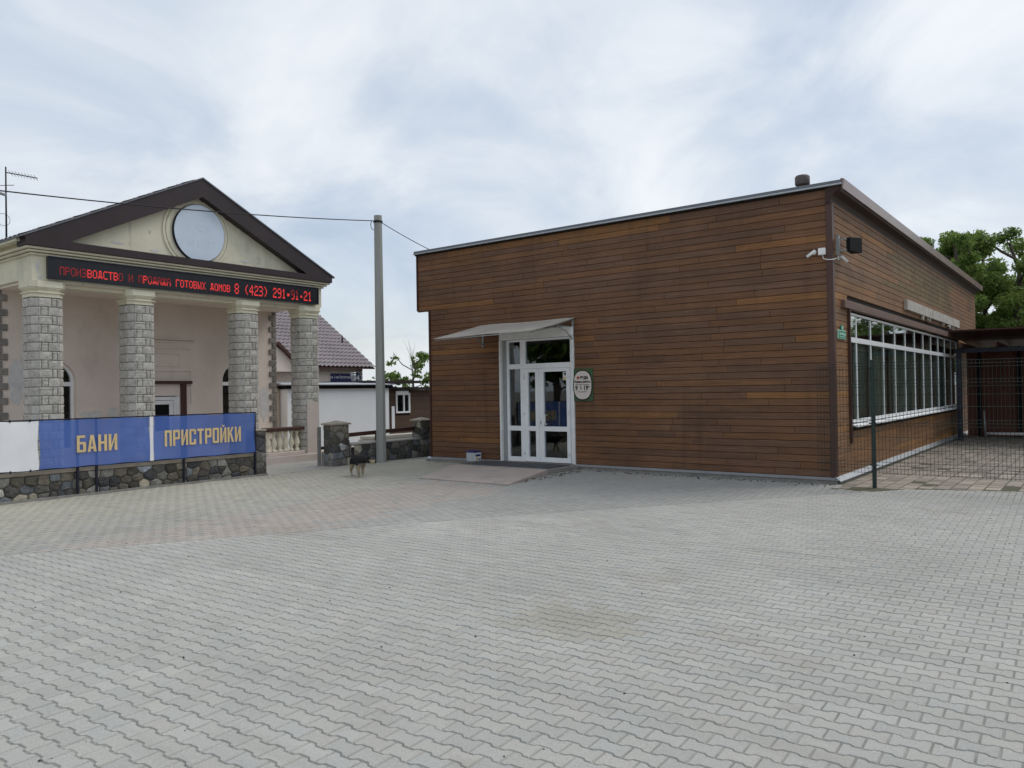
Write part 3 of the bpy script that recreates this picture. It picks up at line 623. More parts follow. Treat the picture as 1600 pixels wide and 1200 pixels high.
# address plate on the side wall
gs = thing('house_number_plate', 'small teal address plate on the shop side wall near the corner', 'sign', (-3.5, 13.7, 2.45))
m = MB(); m.cbox(-3.518, -3.495, 13.48, 13.97, 2.385, 2.535, .004); m.build('plate', K['signmint'], gs)
m = MB(); m.box(-3.4948, -3.492, 13.50, 13.95, 2.40, 2.52); m.build('plate_face', K['signteal'], gs)
for a, b, z in ((13.55, 13.66, 2.47), (13.69, 13.80, 2.475), (13.82, 13.91, 2.465), (13.56, 13.88, 2.425)):
    m = MB(); m.box(-3.4918, -3.4905, a, b, z - (.018 if b - a < .2 else .006), z + (.018 if b - a < .2 else .006)); m.build('worn_print', K['signmint'], gs)
m = MB(); m.prism(ngon(13.755, 2.575, .085, .055, 16, 1), 'x', -3.515, -3.497); m.build('number_disc', K['signteal'], gs)
m = MB(); m.prism(ngon(13.755, 2.578, .05, .03, 12, 1), 'x', -3.4968, -3.4955); m.build('worn_print', K['signmint'], gs)
# lamp, cctv, box, cable at the corner
fl = thing('floodlight', 'black floodlight on a bracket near the top corner of the shop side', 'lamp', (-3.45, 13.9, 3.95))
m = MB(); m.box(-3.519, -3.47, 13.52, 13.60, 3.78, 4.10); m.box(-3.47, -3.35, 13.53, 13.55, 3.84, 3.86); m.box(-3.47, -3.35, 13.53, 13.55, 4.02, 4.04); m.build('bracket', K['greyrail'], fl)
m = MB(); m.add([(-3.36, 13.55, 3.83), (-3.30, 13.55, 3.83), (-3.30, 13.55, 4.05), (-3.36, 13.55, 4.05), (-3.40, 14.0, 3.84), (-3.22, 14.0, 3.84), (-3.22, 14.0, 4.09), (-3.40, 14.0, 4.09)], [(0, 1, 2, 3), (4, 7, 6, 5), (0, 4, 5, 1), (1, 5, 6, 2), (2, 6, 7, 3), (3, 7, 4, 0)]); m.build('housing', K['black'], fl)
def cctv(label, base, d):
    t = thing('security_camera', label, 'camera', base, 'security cameras on the shop corner'); b = Vector(base); d = Vector(d).normalized()
    out = Vector((0, -1, 0)) if abs(b.y - YF) < .02 else Vector((1, 0, 0))
    m = MB(); m.tube([b, b + out * .02], .038, 10); m.build('mount', K['whiteplastic'], t)
    e = b + out * .09 + Vector((0, 0, -.01)); m = MB(); m.tube([b + out * .02, b + out * .06, e], .014, 8); m.build('arm', K['whiteplastic'], t)
    m = MB(); m.tube([e - d * .05, e + d * .12], .024, 10); m.build('body', K['whiteplastic'], t)
    m = MB(); m.tube([e + d * .12, e + d * .127], .019, 10); m.build('lens', K['black'], t)
cctv('white bullet camera left of the junction box on the front boards', (-3.80, YF, 3.82), (-.75, -.3, -.6))
cctv('white bullet camera below the floodlight on the side wall', (XC, 13.62, 3.74), (.3, .8, -.45))
m = MB(); m.cbox(-3.725, -3.61, 13.225, 13.289, 3.76, 3.875, .008); tag(m.build('junction_box', K['whiteplastic']), 'small grey junction box on the front boards beside the camera', 'box')
m = MB(); m.tube([(-3.66, 13.262, 3.762), (-3.65, 13.262, 3.70), (-3.58, 13.258, 3.675), (-3.502, 13.258, 3.67), (-3.495, 13.30, 3.675), (-3.495, 13.56, 3.74)], .008, 6); tag(m.build('cable_loop', K['whiteplastic']), 'thin grey cable looping round the shop corner under the junction box', 'cable')
# weathered strip and glue marks of a removed sign
ws = thing('weathered_sign_strip', 'peeling off white strip of an old sign above the window band', 'sign', (-3.5, 22.8, 3.4))
m = MB(); m.cbox(-3.519, -3.44, 18.95, 22.9, 3.265, 3.495, .006); m.build('strip', K['weathered'], ws); m = MB(); m.cbox(-3.519, -3.445, 22.91, 26.7, 3.27, 3.50, .006); m.build('strip', K['weathered'], ws)
rs = random.Random(8)
for k in range(9):
    y = rs.choice((20.9, 21.6, 22.5, 23.8, 24.3, 25.0, 25.5, 26.0, 24.7)) + rs.uniform(-.1, .1); m = MB(); m.box(-3.50, -3.45, y, y + rs.uniform(.1, .3), 3.265 - rs.uniform(.03, .10), 3.264); m.build('loose_flap', K['weathered'], ws)
m = MB()
for k in range(46):
    y = rs.uniform(18.9, 26.0); z = rs.uniform(3.70, 4.18); m.box(-3.519, -3.516, y, y + rs.uniform(.03, .07), z, z + rs.uniform(.10, .28))
stuff(m.build('glue_marks', K['glue'], shop))
# roof vent
rv = thing('roof_vent', 'brown capped ventilation pipe standing on the shop roof', 'vent', (-4.78, 16, 4.86))
m = MB(); m.lathe([(.10, 0), (.10, .62)], (-4.78, 16, 4.861), 14); m.v = [(p[0], p[1], p[2] + (.18 if p[2] > 5 else 0)) for p in m.v]; m.build('pipe', K['ventbrown'], rv)
m = MB(); m.lathe([(.135, .80), (.145, .82), (.145, .96), (.12, .99), (.03, 1.0)], (-4.78, 16, 4.861), 14); m.build('cap', K['ventbrown'], rv)

# ------------------------------------------------------------------ columned building on the left
XW, YC = -17.5, 9.33
hall = thing('columned_building', 'cream building with four stone tiled columns under a brown pediment', 'building', (-19, YC, 0))
def H(name, mb, k, parent=hall, tint=False): return mb.build(name, K[k], parent, tint)
m = MB(); m.box(-17.5, -15.45, 5.6, 13.0, -.06, .14); H('porch_floor', m, 'palepink')
# rear wall of the porch with two arched openings
zt = 3.80; AW = [(7.10, .42), (11.42, .43)]; zs = 1.97; zb = 0.55
m = MB()
def wallbox(y0, y1, z0, z1): m.box(XW - .22, XW, y0, y1, z0, z1)
wallbox(6.02, AW[0][0] - AW[0][1], .14, zt); wallbox(AW[0][0] + AW[0][1], 9.05, .14, zt); wallbox(9.05, 9.86, 1.62, zt); wallbox(9.86, AW[1][0] - AW[1][1], .14, zt); wallbox(AW[1][0] + AW[1][1], 12.55, .14, zt)
for yc, r in AW:
    wallbox(yc - r, yc + r, .14, zb)
    n = 14; pts = [(yc - r * math.cos(math.pi * k / n), zs + r * math.sin(math.pi * k / n)) for k in range(n + 1)]
    for (a, b), (c, d) in zip(pts, pts[1:]): m.prism([(a, b), (c, d), (c, zt), (a, zt)], 'x', XW - .22, XW)
H('rear_wall', m, 'pink')
for yc, r in AW:
    n = 14; ri = r - .05; pts = [(yc - r * math.cos(math.pi * k / n), zs + r * math.sin(math.pi * k / n)) for k in range(n + 1)]; ins = [(yc - ri * math.cos(math.pi * k / n), zs + ri * math.sin(math.pi * k / n)) for k in range(n + 1)]
    m = MB()
    for k in range(n): m.prism([pts[k], pts[k + 1], ins[k + 1], ins[k]], 'x', XW - .20, XW - .13)
    m.box(XW - .2, XW - .13, yc - r, yc - ri, zb, zs); m.box(XW - .2, XW - .13, yc + ri, yc + r, zb, zs); m.box(XW - .2, XW - .13, yc - ri, yc + ri, 1.86, 1.95); m.box(XW - .2, XW - .13, yc - .03, yc + .03, zb, 1.86)
    w = H('arched_window', m, 'upvc')
    m = MB(); m.box(XW - .185, XW - .175, yc - ri, yc + ri, zb, 1.86); m.build('pane', K['doorglass'], w)
    m = MB(); m.prism([(yc - ri, 1.95)] + ins + [(yc + ri, 1.95)], 'x', XW - .185, XW - .175); m.build('pane', K['doorglass'], w)
m = MB(); m.box(XW - 1.6, XW - 1.5, 6.0, 12.5, .14, 3.8); m.box(XW - 1.5, XW - .3, 6.0, 6.1, .14, 3.8); m.box(XW - 1.5, XW - .3, 12.4, 12.5, .14, 3.8); H('inner_wall', m, 'boardback')
m = MB(); m.box(-26, XW - .22, 6.02, 6.2, -.06, 3.95); m.box(-26, XW - .22, 12.37, 12.55, -.06, 3.95); H('side_wall', m, 'pink')
m = MB(); m.box(-17.5, -15.72, 6.05, 12.55, 3.79, 3.84); H('porch_ceiling', m, 'pink')
# quoins
for ya, sgn in ((6.02, 1), (12.55, -1)):
    for k in range(25):
        z0 = .16 + k * .148; w = .20 if k % 2 else .10
        m = MB(); y0, y1 = (ya - .02, ya + w) if sgn > 0 else (ya - w, ya + .02)
        kq = .24 * rb.uniform(.8, 1.15); m.col = (kq, kq * .93, kq * .84); m.cbox(XW - .12, XW + .03, y0, y1, z0, z0 + .136, .01); H('quoin', m, 'coltile', tint=True)
# door and mouldings
m = MB(); m.box(XW - .10, XW - .03, 9.06, 9.14, .14, 1.60); m.box(XW - .10, XW - .03, 9.72, 9.80, .14, 1.60); m.box(XW - .10, XW - .03, 9.14, 9.72, 1.52, 1.60); m.box(XW - .10, XW - .03, 9.80, 9.86, .14, 1.62); dr = H('porch_door', m, 'upvc')
m = MB(); m.box(XW - .09, XW - .04, 9.15, 9.24, .14, 1.51); m.box(XW - .09, XW - .04, 9.62, 9.71, .14, 1.51); m.box(XW - .09, XW - .04, 9.24, 9.62, 1.42, 1.51); m.box(XW - .09, XW - .04, 9.24, 9.62, .14, .8); m.build('door_leaf', K['upvc'], dr)
m = MB(); m.box(XW - .07, XW - .06, 9.24, 9.62, .8, 1.42); m.build('pane', K['black'], dr)
m = MB(); m.cbox(XW - .04, XW - .015, 9.65, 9.68, 1.0, 1.2, .004); m.build('door_handle', K['whiteplastic'], dr)
m = MB(); m.box(XW, XW + .10, 8.9, 10.13, 1.90, 1.97); H('door_lintel', m, 'brownwood')
m = MB(); m.box(XW, XW + .08, 9.87, 9.99, .14, 1.90); H('door_post', m, 'brownwood')
m = MB(); m.box(XW, XW + .08, 8.93, 9.05, .14, 1.90); H('door_post', m, 'brownwood')
def mould(y0, y1, z0, z1, w=.03, d=.035):
    m = MB(); m.box(XW, XW + d, y0, y1, z1 - w, z1); m.box(XW, XW + d, y0, y1, z0, z0 + w); m.box(XW, XW + d, y1 - w, y1, z0 + w, z1 - w); m.box(XW, XW + d, y0, y0 + w, z0 + w, z1 - w); H('wall_moulding', m, 'pink')
mould(8.75, 10.17, 2.20, 2.76); mould(8.95, 9.88, 2.32, 2.64)
for z in (2.88, 2.94): m = MB(); m.cbox(XW, XW + .05, 8.72, 10.22, z, z + .035, .008); H('wall_moulding', m, 'pink')
m = MB(); m.box(XW, XW + .03, 10.13, 10.17, 1.45, 2.20); H('wall_moulding', m, 'pink')
# render patches
def blob(cy, cz, ry, rz, seed, parent=hall, x=XW, k='patch'):
    q = random.Random(seed); m = MB(); m.prism([(cy + ry * q.uniform(.65, 1.1) * math.cos(a), cz + rz * q.uniform(.65, 1.1) * math.sin(a)) for a in [2 * math.pi * i / 18 for i in range(18)]], 'x', x + .001, x + .006); H('render_patch', m, k, parent)
blob(6.38, 1.95, .16, .6, 1); blob(7.85, 1.20, .28, .14, 2); blob(8.30, 1.24, .14, .17, 3); blob(12.2, 1.4, .16, .55, 4)
blob(6.09, 4.05, .04, .12, 11, x=-15.715); blob(6.13, 3.86, .05, .04, 12, x=-15.715); blob(7.6, 4.72, .16, .03, 13, x=-15.74); blob(8.35, 4.66, .09, .04, 14, x=-15.74); blob(10.5, 4.70, .12, .03, 15, x=-15.74)
# columns
def tile_row_specs(): return None
CY = [6.28, 8.07, 10.58, 12.33]; XF, CH, HW = -15.7, .10, .28
for ci, cy in enumerate(CY):
    cx = XF - HW
    m = MB(); h = HW - .014; c = CH; m.prism([(cx + h, cy - h + c), (cx + h, cy + h - c), (cx + h - c, cy + h), (cx - h + c, cy + h), (cx - h, cy + h - c), (cx - h, cy - h + c), (cx - h + c, cy - h), (cx + h - c, cy - h)], 'z', .141, 3.50)
    colm = H('column', m, 'grout'); rest = MB()
    q = random.Random(40 + ci); RH = .1667
    for r in range(20):
        z0 = .155 + r * RH; z1 = z0 + RH - .008; vis = z0 > 1.02 or ci == 3
        bare = ci == 3 and z1 < 1.45
        for fi in range(8):      # 0 front, 1 front-left chamfer, 2 left, 3.. others
            if bare and fi in (0, 7): continue
            ang = [0, -45, -90, -135, 180, 135, 90, 45][fi]; a = R(ang); nx, ny = math.cos(a), math.sin(a); txx, tyy = -ny, nx
            half = HW - CH if fi % 2 == 0 else CH * math.sqrt(2) / 2; dist = HW if fi % 2 == 0 else (2 * HW - CH) * math.sqrt(2) / 2
            if fi % 2 == 0:
                cut = (.05 if r % 2 else -.02) + q.uniform(-.006, .006); spans = [(-half, -half + .04), (-half + .044, cut - .002), (cut + .002, half)] if r % 2 == 0 else [(-half, cut - .002), (cut + .002, half - .044), (half - .04, half)]
            else: spans = [(-half, half)]
            for s0, s1 in spans:
                thin = s1 - s0 < .08 and fi % 2 == 0; strip = (not thin) and fi % 2 == 0 and ((s0 < -.1) == (r % 2 == 0) or q.random() < .3); k_ = q.uniform(.90, 1.10); pr_ = q.uniform(0, .006); base = (0.49, 0.468, 0.425) if q.random() < .8 else (0.45, 0.43, 0.385)
                tgt = MB() if (vis and fi in (0, 2) and not thin) else rest; tgt.col = tuple(v * k_ for v in base)
                e = .007; w0, w1 = s0 + .0015, s1 - .0015; zz1 = z1
                def PT(u, d, z): return (cx + nx * d + txx * u, cy + ny * d + tyy * u, z)
                D0, D1 = dist - .016, dist + pr_; um, zm = (w0 + w1) / 2 + q.uniform(-.02, .02), (z0 + z1) / 2 + q.uniform(-.02, .02)
                vs = [PT(w0, D0, z0), PT(w1, D0, z0), PT(w1, D0, z1), PT(w0, D0, z1), PT(w0 + e, D1, z0 + e), PT(w1 - e, D1, z0 + e), PT(w1 - e, D1, z1 - e), PT(w0 + e, D1, z1 - e),
                      PT(w0 + .3 * (w1 - w0), D1 + q.uniform(.004, .014), z0 + .3 * RH), PT(w0 + .72 * (w1 - w0), D1 + q.uniform(.002, .012), z0 + .38 * RH), PT(w0 + .6 * (w1 - w0), D1 + q.uniform(.004, .014), z0 + .72 * RH)]
                fs = [(i, (i + 1) % 4, 4 + (i + 1) % 4, 4 + i) for i in range(4)] + [(4, 5, 9, 8), (5, 6, 10, 9), (6, 7, 10), (7, 4, 8, 10), (8, 9, 10)]
                tgt.add(vs, fs)
                if tgt is not rest: tgt.build('tile', K['coltile'], colm, tint=True)
                if strip:
                    rest.col = tuple(v * 1.06 for v in tgt.col); zz = z1 - .036; rest.add([PT(w0 + .004, D1, zz), PT(w1 - .004, D1, zz), PT(w1 - .004, D1, z1 - .006), PT(w0 + .004, D1, z1 - .006), PT(w0 + .009, D1 + .014, zz + .005), PT(w1 - .009, D1 + .014, zz + .005), PT(w1 - .009, D1 + .014, z1 - .011), PT(w0 + .009, D1 + .014, z1 - .011)], [(4, 5, 6, 7), (0, 1, 5, 4), (1, 2, 6, 5), (2, 3, 7, 6), (3, 0, 4, 7)])
    if rest.v: stuff(rest.build('rear_tiles', K['coltile'], colm, tint=True))
    if ci == 3: m = MB(); m.box(XF - .012, XF + .012, cy - HW + CH + .01, cy + HW - CH + .012, .155, 1.42); m.build('bare_render', K['palepink'], colm)
    def ringp(w, c2): return [(cx + w, cy - w + c2), (cx + w, cy + w - c2), (cx + w - c2, cy + w), (cx - w + c2, cy + w), (cx - w, cy + w - c2), (cx - w, cy - w + c2), (cx - w + c2, cy - w), (cx + w - c2, cy - w)]
    m = MB()
    for w, z0, z1 in ((HW + .004, 3.50, 3.575), (HW + .03, 3.575, 3.595), (HW - .005, 3.595, 3.63), (HW + .012, 3.63, 3.655), (HW + .03, 3.655, 3.68), (HW + .045, 3.68, 3.795)): m.prism(ringp(w, CH), 'z', z0, z1)
    m.build('capital', K['cream'], colm)
    m = MB(); m.prism(ringp(HW + .03, CH), 'z', .1405, .155); m.build('base_ring', K['palepink'], colm)
# entablature and cornice
Y0, Y1 = 6.0, 12.66
m = MB(); m.box(-16.33, -15.715, Y0, Y1, 3.796, 4.30); m.box(-17.72, -16.33, Y0, Y0 + .35, 3.845, 4.30); m.box(-17.72, -16.33, Y1 - .35, Y1, 3.845, 4.30); H('frieze', m, 'cream')
m = MB(); m.box(-16.20, -15.84, Y0 + .1, Y1 - .1, 3.715, 3.7955); H('beam', m, 'cream')
for o, z0, z1 in ((.045, 4.27, 4.306), (.10, 4.318, 4.356), (.155, 4.368, 4.408)):
    m = MB(); m.cbox(-15.90, -15.70 + o, Y0 - o, Y1 + o, z0, z1, .008); m.cbox(-26, -15.905, Y0 - o, Y0 + .2, z0, z1, .008); m.cbox(-26, -15.905, Y1 - .2, Y1 + o, z0, z1, .008); H('cornice_moulding', m, 'cream')
m = MB(); m.box(-26, -17.73, Y0, Y0 + .3, 3.95, 4.27); H('side_frieze', m, 'cream')
for a, b in ((Y0 - .06, Y0 + .2), (Y1 - .2, Y1 + .06)): m = MB(); m.box(-26, -15.9, a, b, 4.412, 4.62); H('eave_board', m, 'cream')
m = MB(); m.box(-15.9, -15.50, Y0 - .18, Y1 + .18, 4.412, 4.555); H('cornice_band', m, 'darkbrown')
AP, EV = 6.33, 4.57; YL, YR = YC - 3.54, YC + 3.54
sl = (AP - EV) / 3.54
m = MB(); m.prism([(YC - 3.3, 4.50), (YC + 3.3, 4.50), (YC, 4.50 + 3.3 * sl)], 'x', -15.95, -15.74); H('pediment_wall', m, 'cream')
TH = .40
m = MB(); m.prism([(YL, EV), (YC, AP), (YC, AP - TH), (YL + .10 + .63, EV - .04), (YL + .10, EV - .04)], 'x', -15.735, -15.52); m.prism([(YC, AP), (YR, EV), (YR - .10, EV - .04), (YR - .73, EV - .04), (YC, AP - TH)], 'x', -15.735, -15.52); H('raking_fascia', m, 'darkbrown')
def corr_roof(name, k, parent, eave0, eave1, up_vec, length, step, amp, rowlen, rowstep, nv):
    e0, e1, u = Vector(eave0), Vector(eave1), Vector(up_vec).normalized(); d = (e1 - e0); L = d.length; d.normalize(); nrm = d.cross(u).normalized()
    if nrm.z < 0: nrm = -nrm
    nu = int(L / (step / 6)); vs = []; fs = []; rows = []
    for r_ in range(int(length / rowlen)): rows += [(r_ * rowlen, 0.0), (r_ * rowlen + rowlen * .5, .5), ((r_ + 1) * rowlen - .004, .999)]
    nv = len(rows) - 1
    for j in range(nv + 1):
        v, ph = rows[j]
        for i in range(nu + 1):
            w = L * i / nu; hh = amp * math.sin(2 * math.pi * w / step) + rowstep * (1 - ph)
            vs.append(e0 + d * w + u * v + nrm * (hh + .012))
    for j in range(nv):
        for i in range(nu): a = j * (nu + 1) + i; fs.append((a, a + 1, a + nu + 2, a + nu + 1))
    m = MB(); m.add(vs, fs, False); return m.build(name, K[k], parent)
m = MB()
for (ya, yb) in ((YL, YC), (YR, YC)):
    s_ = 1 if ya < yb else -1
    m.prism([(ya - s_ * .06, EV - .03), (yb, AP), (yb, AP + .03), (ya - s_ * .06, EV)], 'x', -26, -15.50)
H('roof', m, 'rooftin')
ln = math.hypot(3.54, AP - EV)
corr_roof('left_roof_sheet', 'mtile', hall, (-26, YL - .05, EV - .01), (-15.52, YL - .05, EV - .01), (0, 3.54, AP - EV), ln, .2, .012, .35, .015, 40)
m = MB(); m.box(-26, -15.75, YL - .04, YL + .25, 4.50, 4.545); H('eave_soffit', m, 'cream')
# round disc in the pediment
rd = thing('round_sign', 'pale blue round sign disc with faded lettering in the pediment', 'sign', (-15.7, 9.31, 5.18))
m = MB(); n = 40; yc, zc_ = 9.33, 5.16
m.prism([(yc + .60 * math.cos(2 * math.pi * k / n), zc_ + .625 * math.sin(2 * math.pi * k / n)) for k in range(n)], 'x', -15.73, -15.66); m.build('rim', K['frameblue'], rd)
m = MB(); m.prism([(yc + .59 * math.cos(2 * math.pi * k / n), zc_ + .615 * math.sin(2 * math.pi * k / n)) for k in range(n)], 'x', -15.66, -15.652); m.build('disc', K['disc'], rd)
text_mb('И КИТ', .24, FX, (-15.6515, yc + .05, zc_ - .25), xs=.95, depth=.001).build('faded_lettering', K['discghost'], rd)
blobm = MB(); blobm.prism([(yc + .08 + .16 * math.cos(a) * (1 + .2 * math.sin(3 * a)), zc_ + .1 + .09 * math.sin(a)) for a in [2 * math.pi * k / 20 for k in range(20)]], 'x', -15.6515, -15.6505); blobm.build('faded_emblem', K['discghost'], rd)
m = MB()
for r0, r1, x1 in ((.74, .79, -15.715), (.63, .72, -15.71)):
    for k in range(n):
        a, b = 2 * math.pi * k / n, 2 * math.pi * (k + 1) / n
        if zc_ + r0 * math.sin(a) < 4.56: continue
        m.prism([(yc - .02 + r0 * math.cos(a), zc_ + r0 * math.sin(a)), (yc - .02 + r1 * math.cos(a), zc_ + r1 * math.sin(a)), (yc - .02 + r1 * math.cos(b), zc_ + r1 * math.sin(b)), (yc - .02 + r0 * math.cos(b), zc_ + r0 * math.sin(b))], 'x', -15.74, x1)
H('disc_moulding', m, 'cream')
# running text display
ld = thing('led_display', 'long black display with red running letters on the frieze above the columns', 'display', (-15.66, YC, 3.85))
m = MB(); m.cbox(-15.712, -15.615, 6.24, 12.49, 3.845, 4.26, .012); m.build('housing', K['ledbox'], ld)
m = MB(); m.box(-15.616, -15.600, 6.24, 12.49, 3.845, 3.872); m.box(-15.616, -15.600, 6.24, 12.49, 4.238, 4.26); m.box(-15.616, -15.600, 12.47, 12.49, 3.872, 4.238); m.box(-15.616, -15.600, 6.24, 6.26, 3.872, 4.238); m.build('rim', K['frameblue'], ld)
F5 = {'П': '11111 10001 10001 10001 10001 10001 10001', 'Р': '11110 10001 10001 11110 10000 10000 10000', 'О': '01110 10001 10001 10001 10001 10001 01110', 'И': '10001 10001 10011 10101 11001 10001 10001',
      'З': '11110 00001 00001 01110 00001 00001 11110', 'В': '11110 10001 10001 11110 10001 10001 11110', 'Д': '01110 01010 01010 01010 01010 11111 10001', 'С': '01111 10000 10000 10000 10000 10000 01111',
      'Т': '11111 00100 00100 00100 00100 00100 00100', 'А': '01110 10001 10001 11111 10001 10001 10001', 'Ж': '10101 10101 01110 00100 01110 10101 10101', 'Г': '11111 10000 10000 10000 10000 10000 10000',
      'Ы': '10001 10001 10001 11001 10101 10101 11001', 'Х': '10001 01010 00100 00100 00100 01010 10001', 'М': '10001 11011 10101 10101 10001 10001 10001', 'К': '10001 10010 10100 11000 10100 10010 10001', 'Ц': '10010 10010 10010 10010 10010 11111 00001',
      '8': '01110 10001 10001 01110 10001 10001 01110', '(': '00010 00100 01000 01000 01000 00100 00010', ')': '01000 00100 00010 00010 00010 00100 01000', '4': '00010 00110 01010 10010 11111 00010 00010',
      '2': '01110 10001 00001 00110 01000 10000 11111', '3': '11110 00001 00001 01110 00001 00001 11110', '9': '01110 10001 10001 01111 00001 00001 01110', '1': '00100 01100 00100 00100 00100 00100 01110', '-': '00000 00000 00000 01110 01110 00000 00000', ' ': '00000 00000 00000 00000 00000 00000 00000'}
br, dm = MB(), MB()
def ledtext(s, y0, y1, zlo, zhi, lit):
    cw = (y1 - y0) / len(s); pu = cw / 6.0; pv = (zhi - zlo) / 7
    for i, ch in enumerate(s):
        for r_, row in enumerate(F5[ch].split()):
            for c_, b in enumerate(row):
                if b == '1':
                    t = br if lit(i, r_) else dm; y = y0 + i * cw + c_ * pu; z = zhi - (r_ + 1) * pv
                    t.box(-15.6149, -15.611, y, y + pu * .86, z, z + pv * .84)
words = 'ПРОИЗВОДСТВО И ПРОДАЖА ГОТОВЫХ ДОМОВ'
def lit(i, r_):
    if i < 5 or 11 <= i <= 15: return False
    if i == 16: return True
    if 17 <= i <= 22: return r_ >= 4
    return True
ledtext(words, 6.44, 10.04, 3.93, 4.09, lit)
ledtext('8 (423) 291-91-21', 10.14, 12.30, 3.91, 4.145, lambda i, r_: not (i in (12, 13, 14) and r_ in (0, 1, 2, 3)))
stuff(br.build('bright_letters', K['led'], ld)); stuff(dm.build('dim_letters', K['leddim'], ld))
# aerial
an = thing('roof_aerial', 'thin television aerial mast standing on the columned building roof', 'aerial', (-20, 7.11, 5.2))
m = MB(); m.tube([(-20, 7.11, 5.18), (-20, 7.11, 6.95)], [.022, .016], 8); m.build('mast', K['cable'], an)
m = MB(); m.tube([(-20, 7.11, 6.82), (-19.6, 7.62, 6.72)], .012, 6)
for k in range(9):
    a = Vector((-20, 7.11, 6.82)).lerp(Vector((-19.6, 7.62, 6.72)), .15 + .1 * k); m.tube([a + Vector((.10, -.08, .03)), a - Vector((.10, -.08, .03))], .005, 4)
stuff(m.build('dipoles', K['cable'], an))
m = MB(); m.tube([(-20, 6.95, 6.32), (-20, 7.11, 6.30)], .035, 8); m.build('amplifier', K['greyrail'], an)
m = MB(); m.tube([(-20.15, 7.0, 6.52), (-19.85, 7.22, 6.52)], .008, 5); m.build('crossbar', K['cable'], an)
m = MB(); m.tube([(-20, 7.09 + .14 * math.sin(a) - .04, 5.72 + .14 * math.cos(a)) for a in [2 * math.pi * k / 16 for k in range(17)]], .005, 4); m.build('cable_coil', K['cable'], an)
# balustrade between the columns
bl = thing('balustrade', 'short cream baluster railing with brown handrail beside the right column', 'balustrade', (-15.75, 11.5, .14))
m = MB(); m.cbox(-15.90, -15.62, 10.95, 12.03, .141, .23, .01); m.build('base_rail', K['palepink'], bl)
m = MB(); m.cbox(-15.88, -15.62, 10.95, 12.03, .735, .82, .01); m.build('handrail', K['brownwood'], bl)
prof = [(.055, 0), (.055, .05), (.035, .06), (.03, .09), (.058, .16), (.066, .21), (.055, .27), (.03, .36), (.026, .41), (.04, .43), (.04, .45), (.055, .455), (.055, .50)]
for k in range(6):
    m = MB(); m.lathe(prof, (-15.75, 11.06 + k * .165, .232), 14); m.build('baluster', K['cream'], bl)

# ------------------------------------------------------------------ stone walls
def vor(y0, y1, z0, z1, dy, dz, q):
    pts = []; nz = max(1, round((z1 - z0) / dz))
    for j in range(nz):
        w = (z1 - z0) / nz; y = y0 + q.uniform(-.5, 0) * dy
        while y < y1: 
            y += dy * q.uniform(.55, 1.45); pts.append((y, z0 + w * (j + .5) + q.gauss(0, w * .2)))
    cells = []
    for i, p in enumerate(pts):
        P_ = [(y0, z0), (y1, z0), (y1, z1), (y0, z1)]
        for k, o in enumerate(pts):
            if k == i or abs(o[0] - p[0]) > 1.2: continue
            a, b = o[0] - p[0], (o[1] - p[1]) * 1.5; l = math.hypot(a, b) or 1; mid = ((o[0] + p[0]) / 2, (o[1] + p[1]) / 2)
            P_ = clip(P_, a / l, b / l, (a * mid[0] + b * mid[1]) / l)
            if len(P_) < 3: break
        if len(P_) >= 3:
            ar = abs(sum(u[0] * v[1] - v[0] * u[1] for u, v in zip(P_, P_[1:] + P_[:1]))) / 2
            if ar > .0015: cells.append(P_)
    return cells
STP = [(.075, .072, .066), (.10, .095, .085), (.055, .056, .06), (.13, .115, .09), (.085, .078, .06), (.11, .12, .13), (.06, .055, .048), (.15, .145, .13)]
def stones(parent, axis, c0, sgn, y0, y1, z0, z1, dy, dz, seed, pale=1.0):
    q = random.Random(seed)
    for P_ in vor(y0, y1, z0, z1, dy, dz, q):
        cy_, cz_ = sum(p[0] for p in P_) / len(P_), sum(p[1] for p in P_) / len(P_)
        # round the corners a little
        Q = []
        for i, p in enumerate(P_):
            a, b = P_[i - 1], P_[(i + 1) % len(P_)]
            for o in (a, b): Q.append((p[0] + (o[0] - p[0]) * .13, p[1] + (o[1] - p[1]) * .13))
        def sh(f): return [(cy_ + (p[0] - cy_) * f * q.uniform(.97, 1.01), cz_ + (p[1] - cz_) * f * q.uniform(.97, 1.01)) for p in Q]
        A_, B_, C_ = sh(.955), sh(.91), sh(.6); h = q.uniform(.012, .035)
        def T(p, d): return (c0 + sgn * d, p[0], p[1]) if axis == 'x' else (p[0], c0 + sgn * d, p[1])
        n = len(Q); vs = [T(p, -.01) for p in A_] + [T(p, h * .7) for p in B_] + [T(p, h * q.uniform(.9, 1.5)) for p in C_] + [T((cy_, cz_), h * 1.25)]
        fs = [(i, (i + 1) % n, n + (i + 1) % n, n + i) for i in range(n)] + [(n + i, n + (i + 1) % n, 2 * n + (i + 1) % n, 2 * n + i) for i in range(n)] + [(2 * n + i, 2 * n + (i + 1) % n, 3 * n) for i in range(n)]
        c = q.choice(STP); k = q.uniform(.8, 1.35) * 1.15 * pale * (2.3 if q.random() < .13 else 1)
        m = MB(); m.col = tuple(min(.45, v * k) for v in c); m.add(vs, fs); m.build('stone', K['stone'], parent, tint=True)
XS = -13.42
sw = thing('stone_wall', 'low dark rubble stone wall under the banners', 'wall', (XS, 6, 0))
m = MB(); m.box(XS - .30, XS - .005, 2.4, 9.11, -.05, .395); m.build('core', K['mortar'], sw)
m = MB(); m.cbox(XS - .33, XS + .03, 2.4, 9.11, .396, .455, .012); m.build('coping', K['coping'], sw)
stones(sw, 'x', XS, 1, 2.4, 9.11, -.03, .395, .20, .125, 71)
m = MB(); m.box(XS + .045, XS + .085, 2.4, 9.36, -.03, .035); struct(m.build('kerb', K['concrete_dark']))
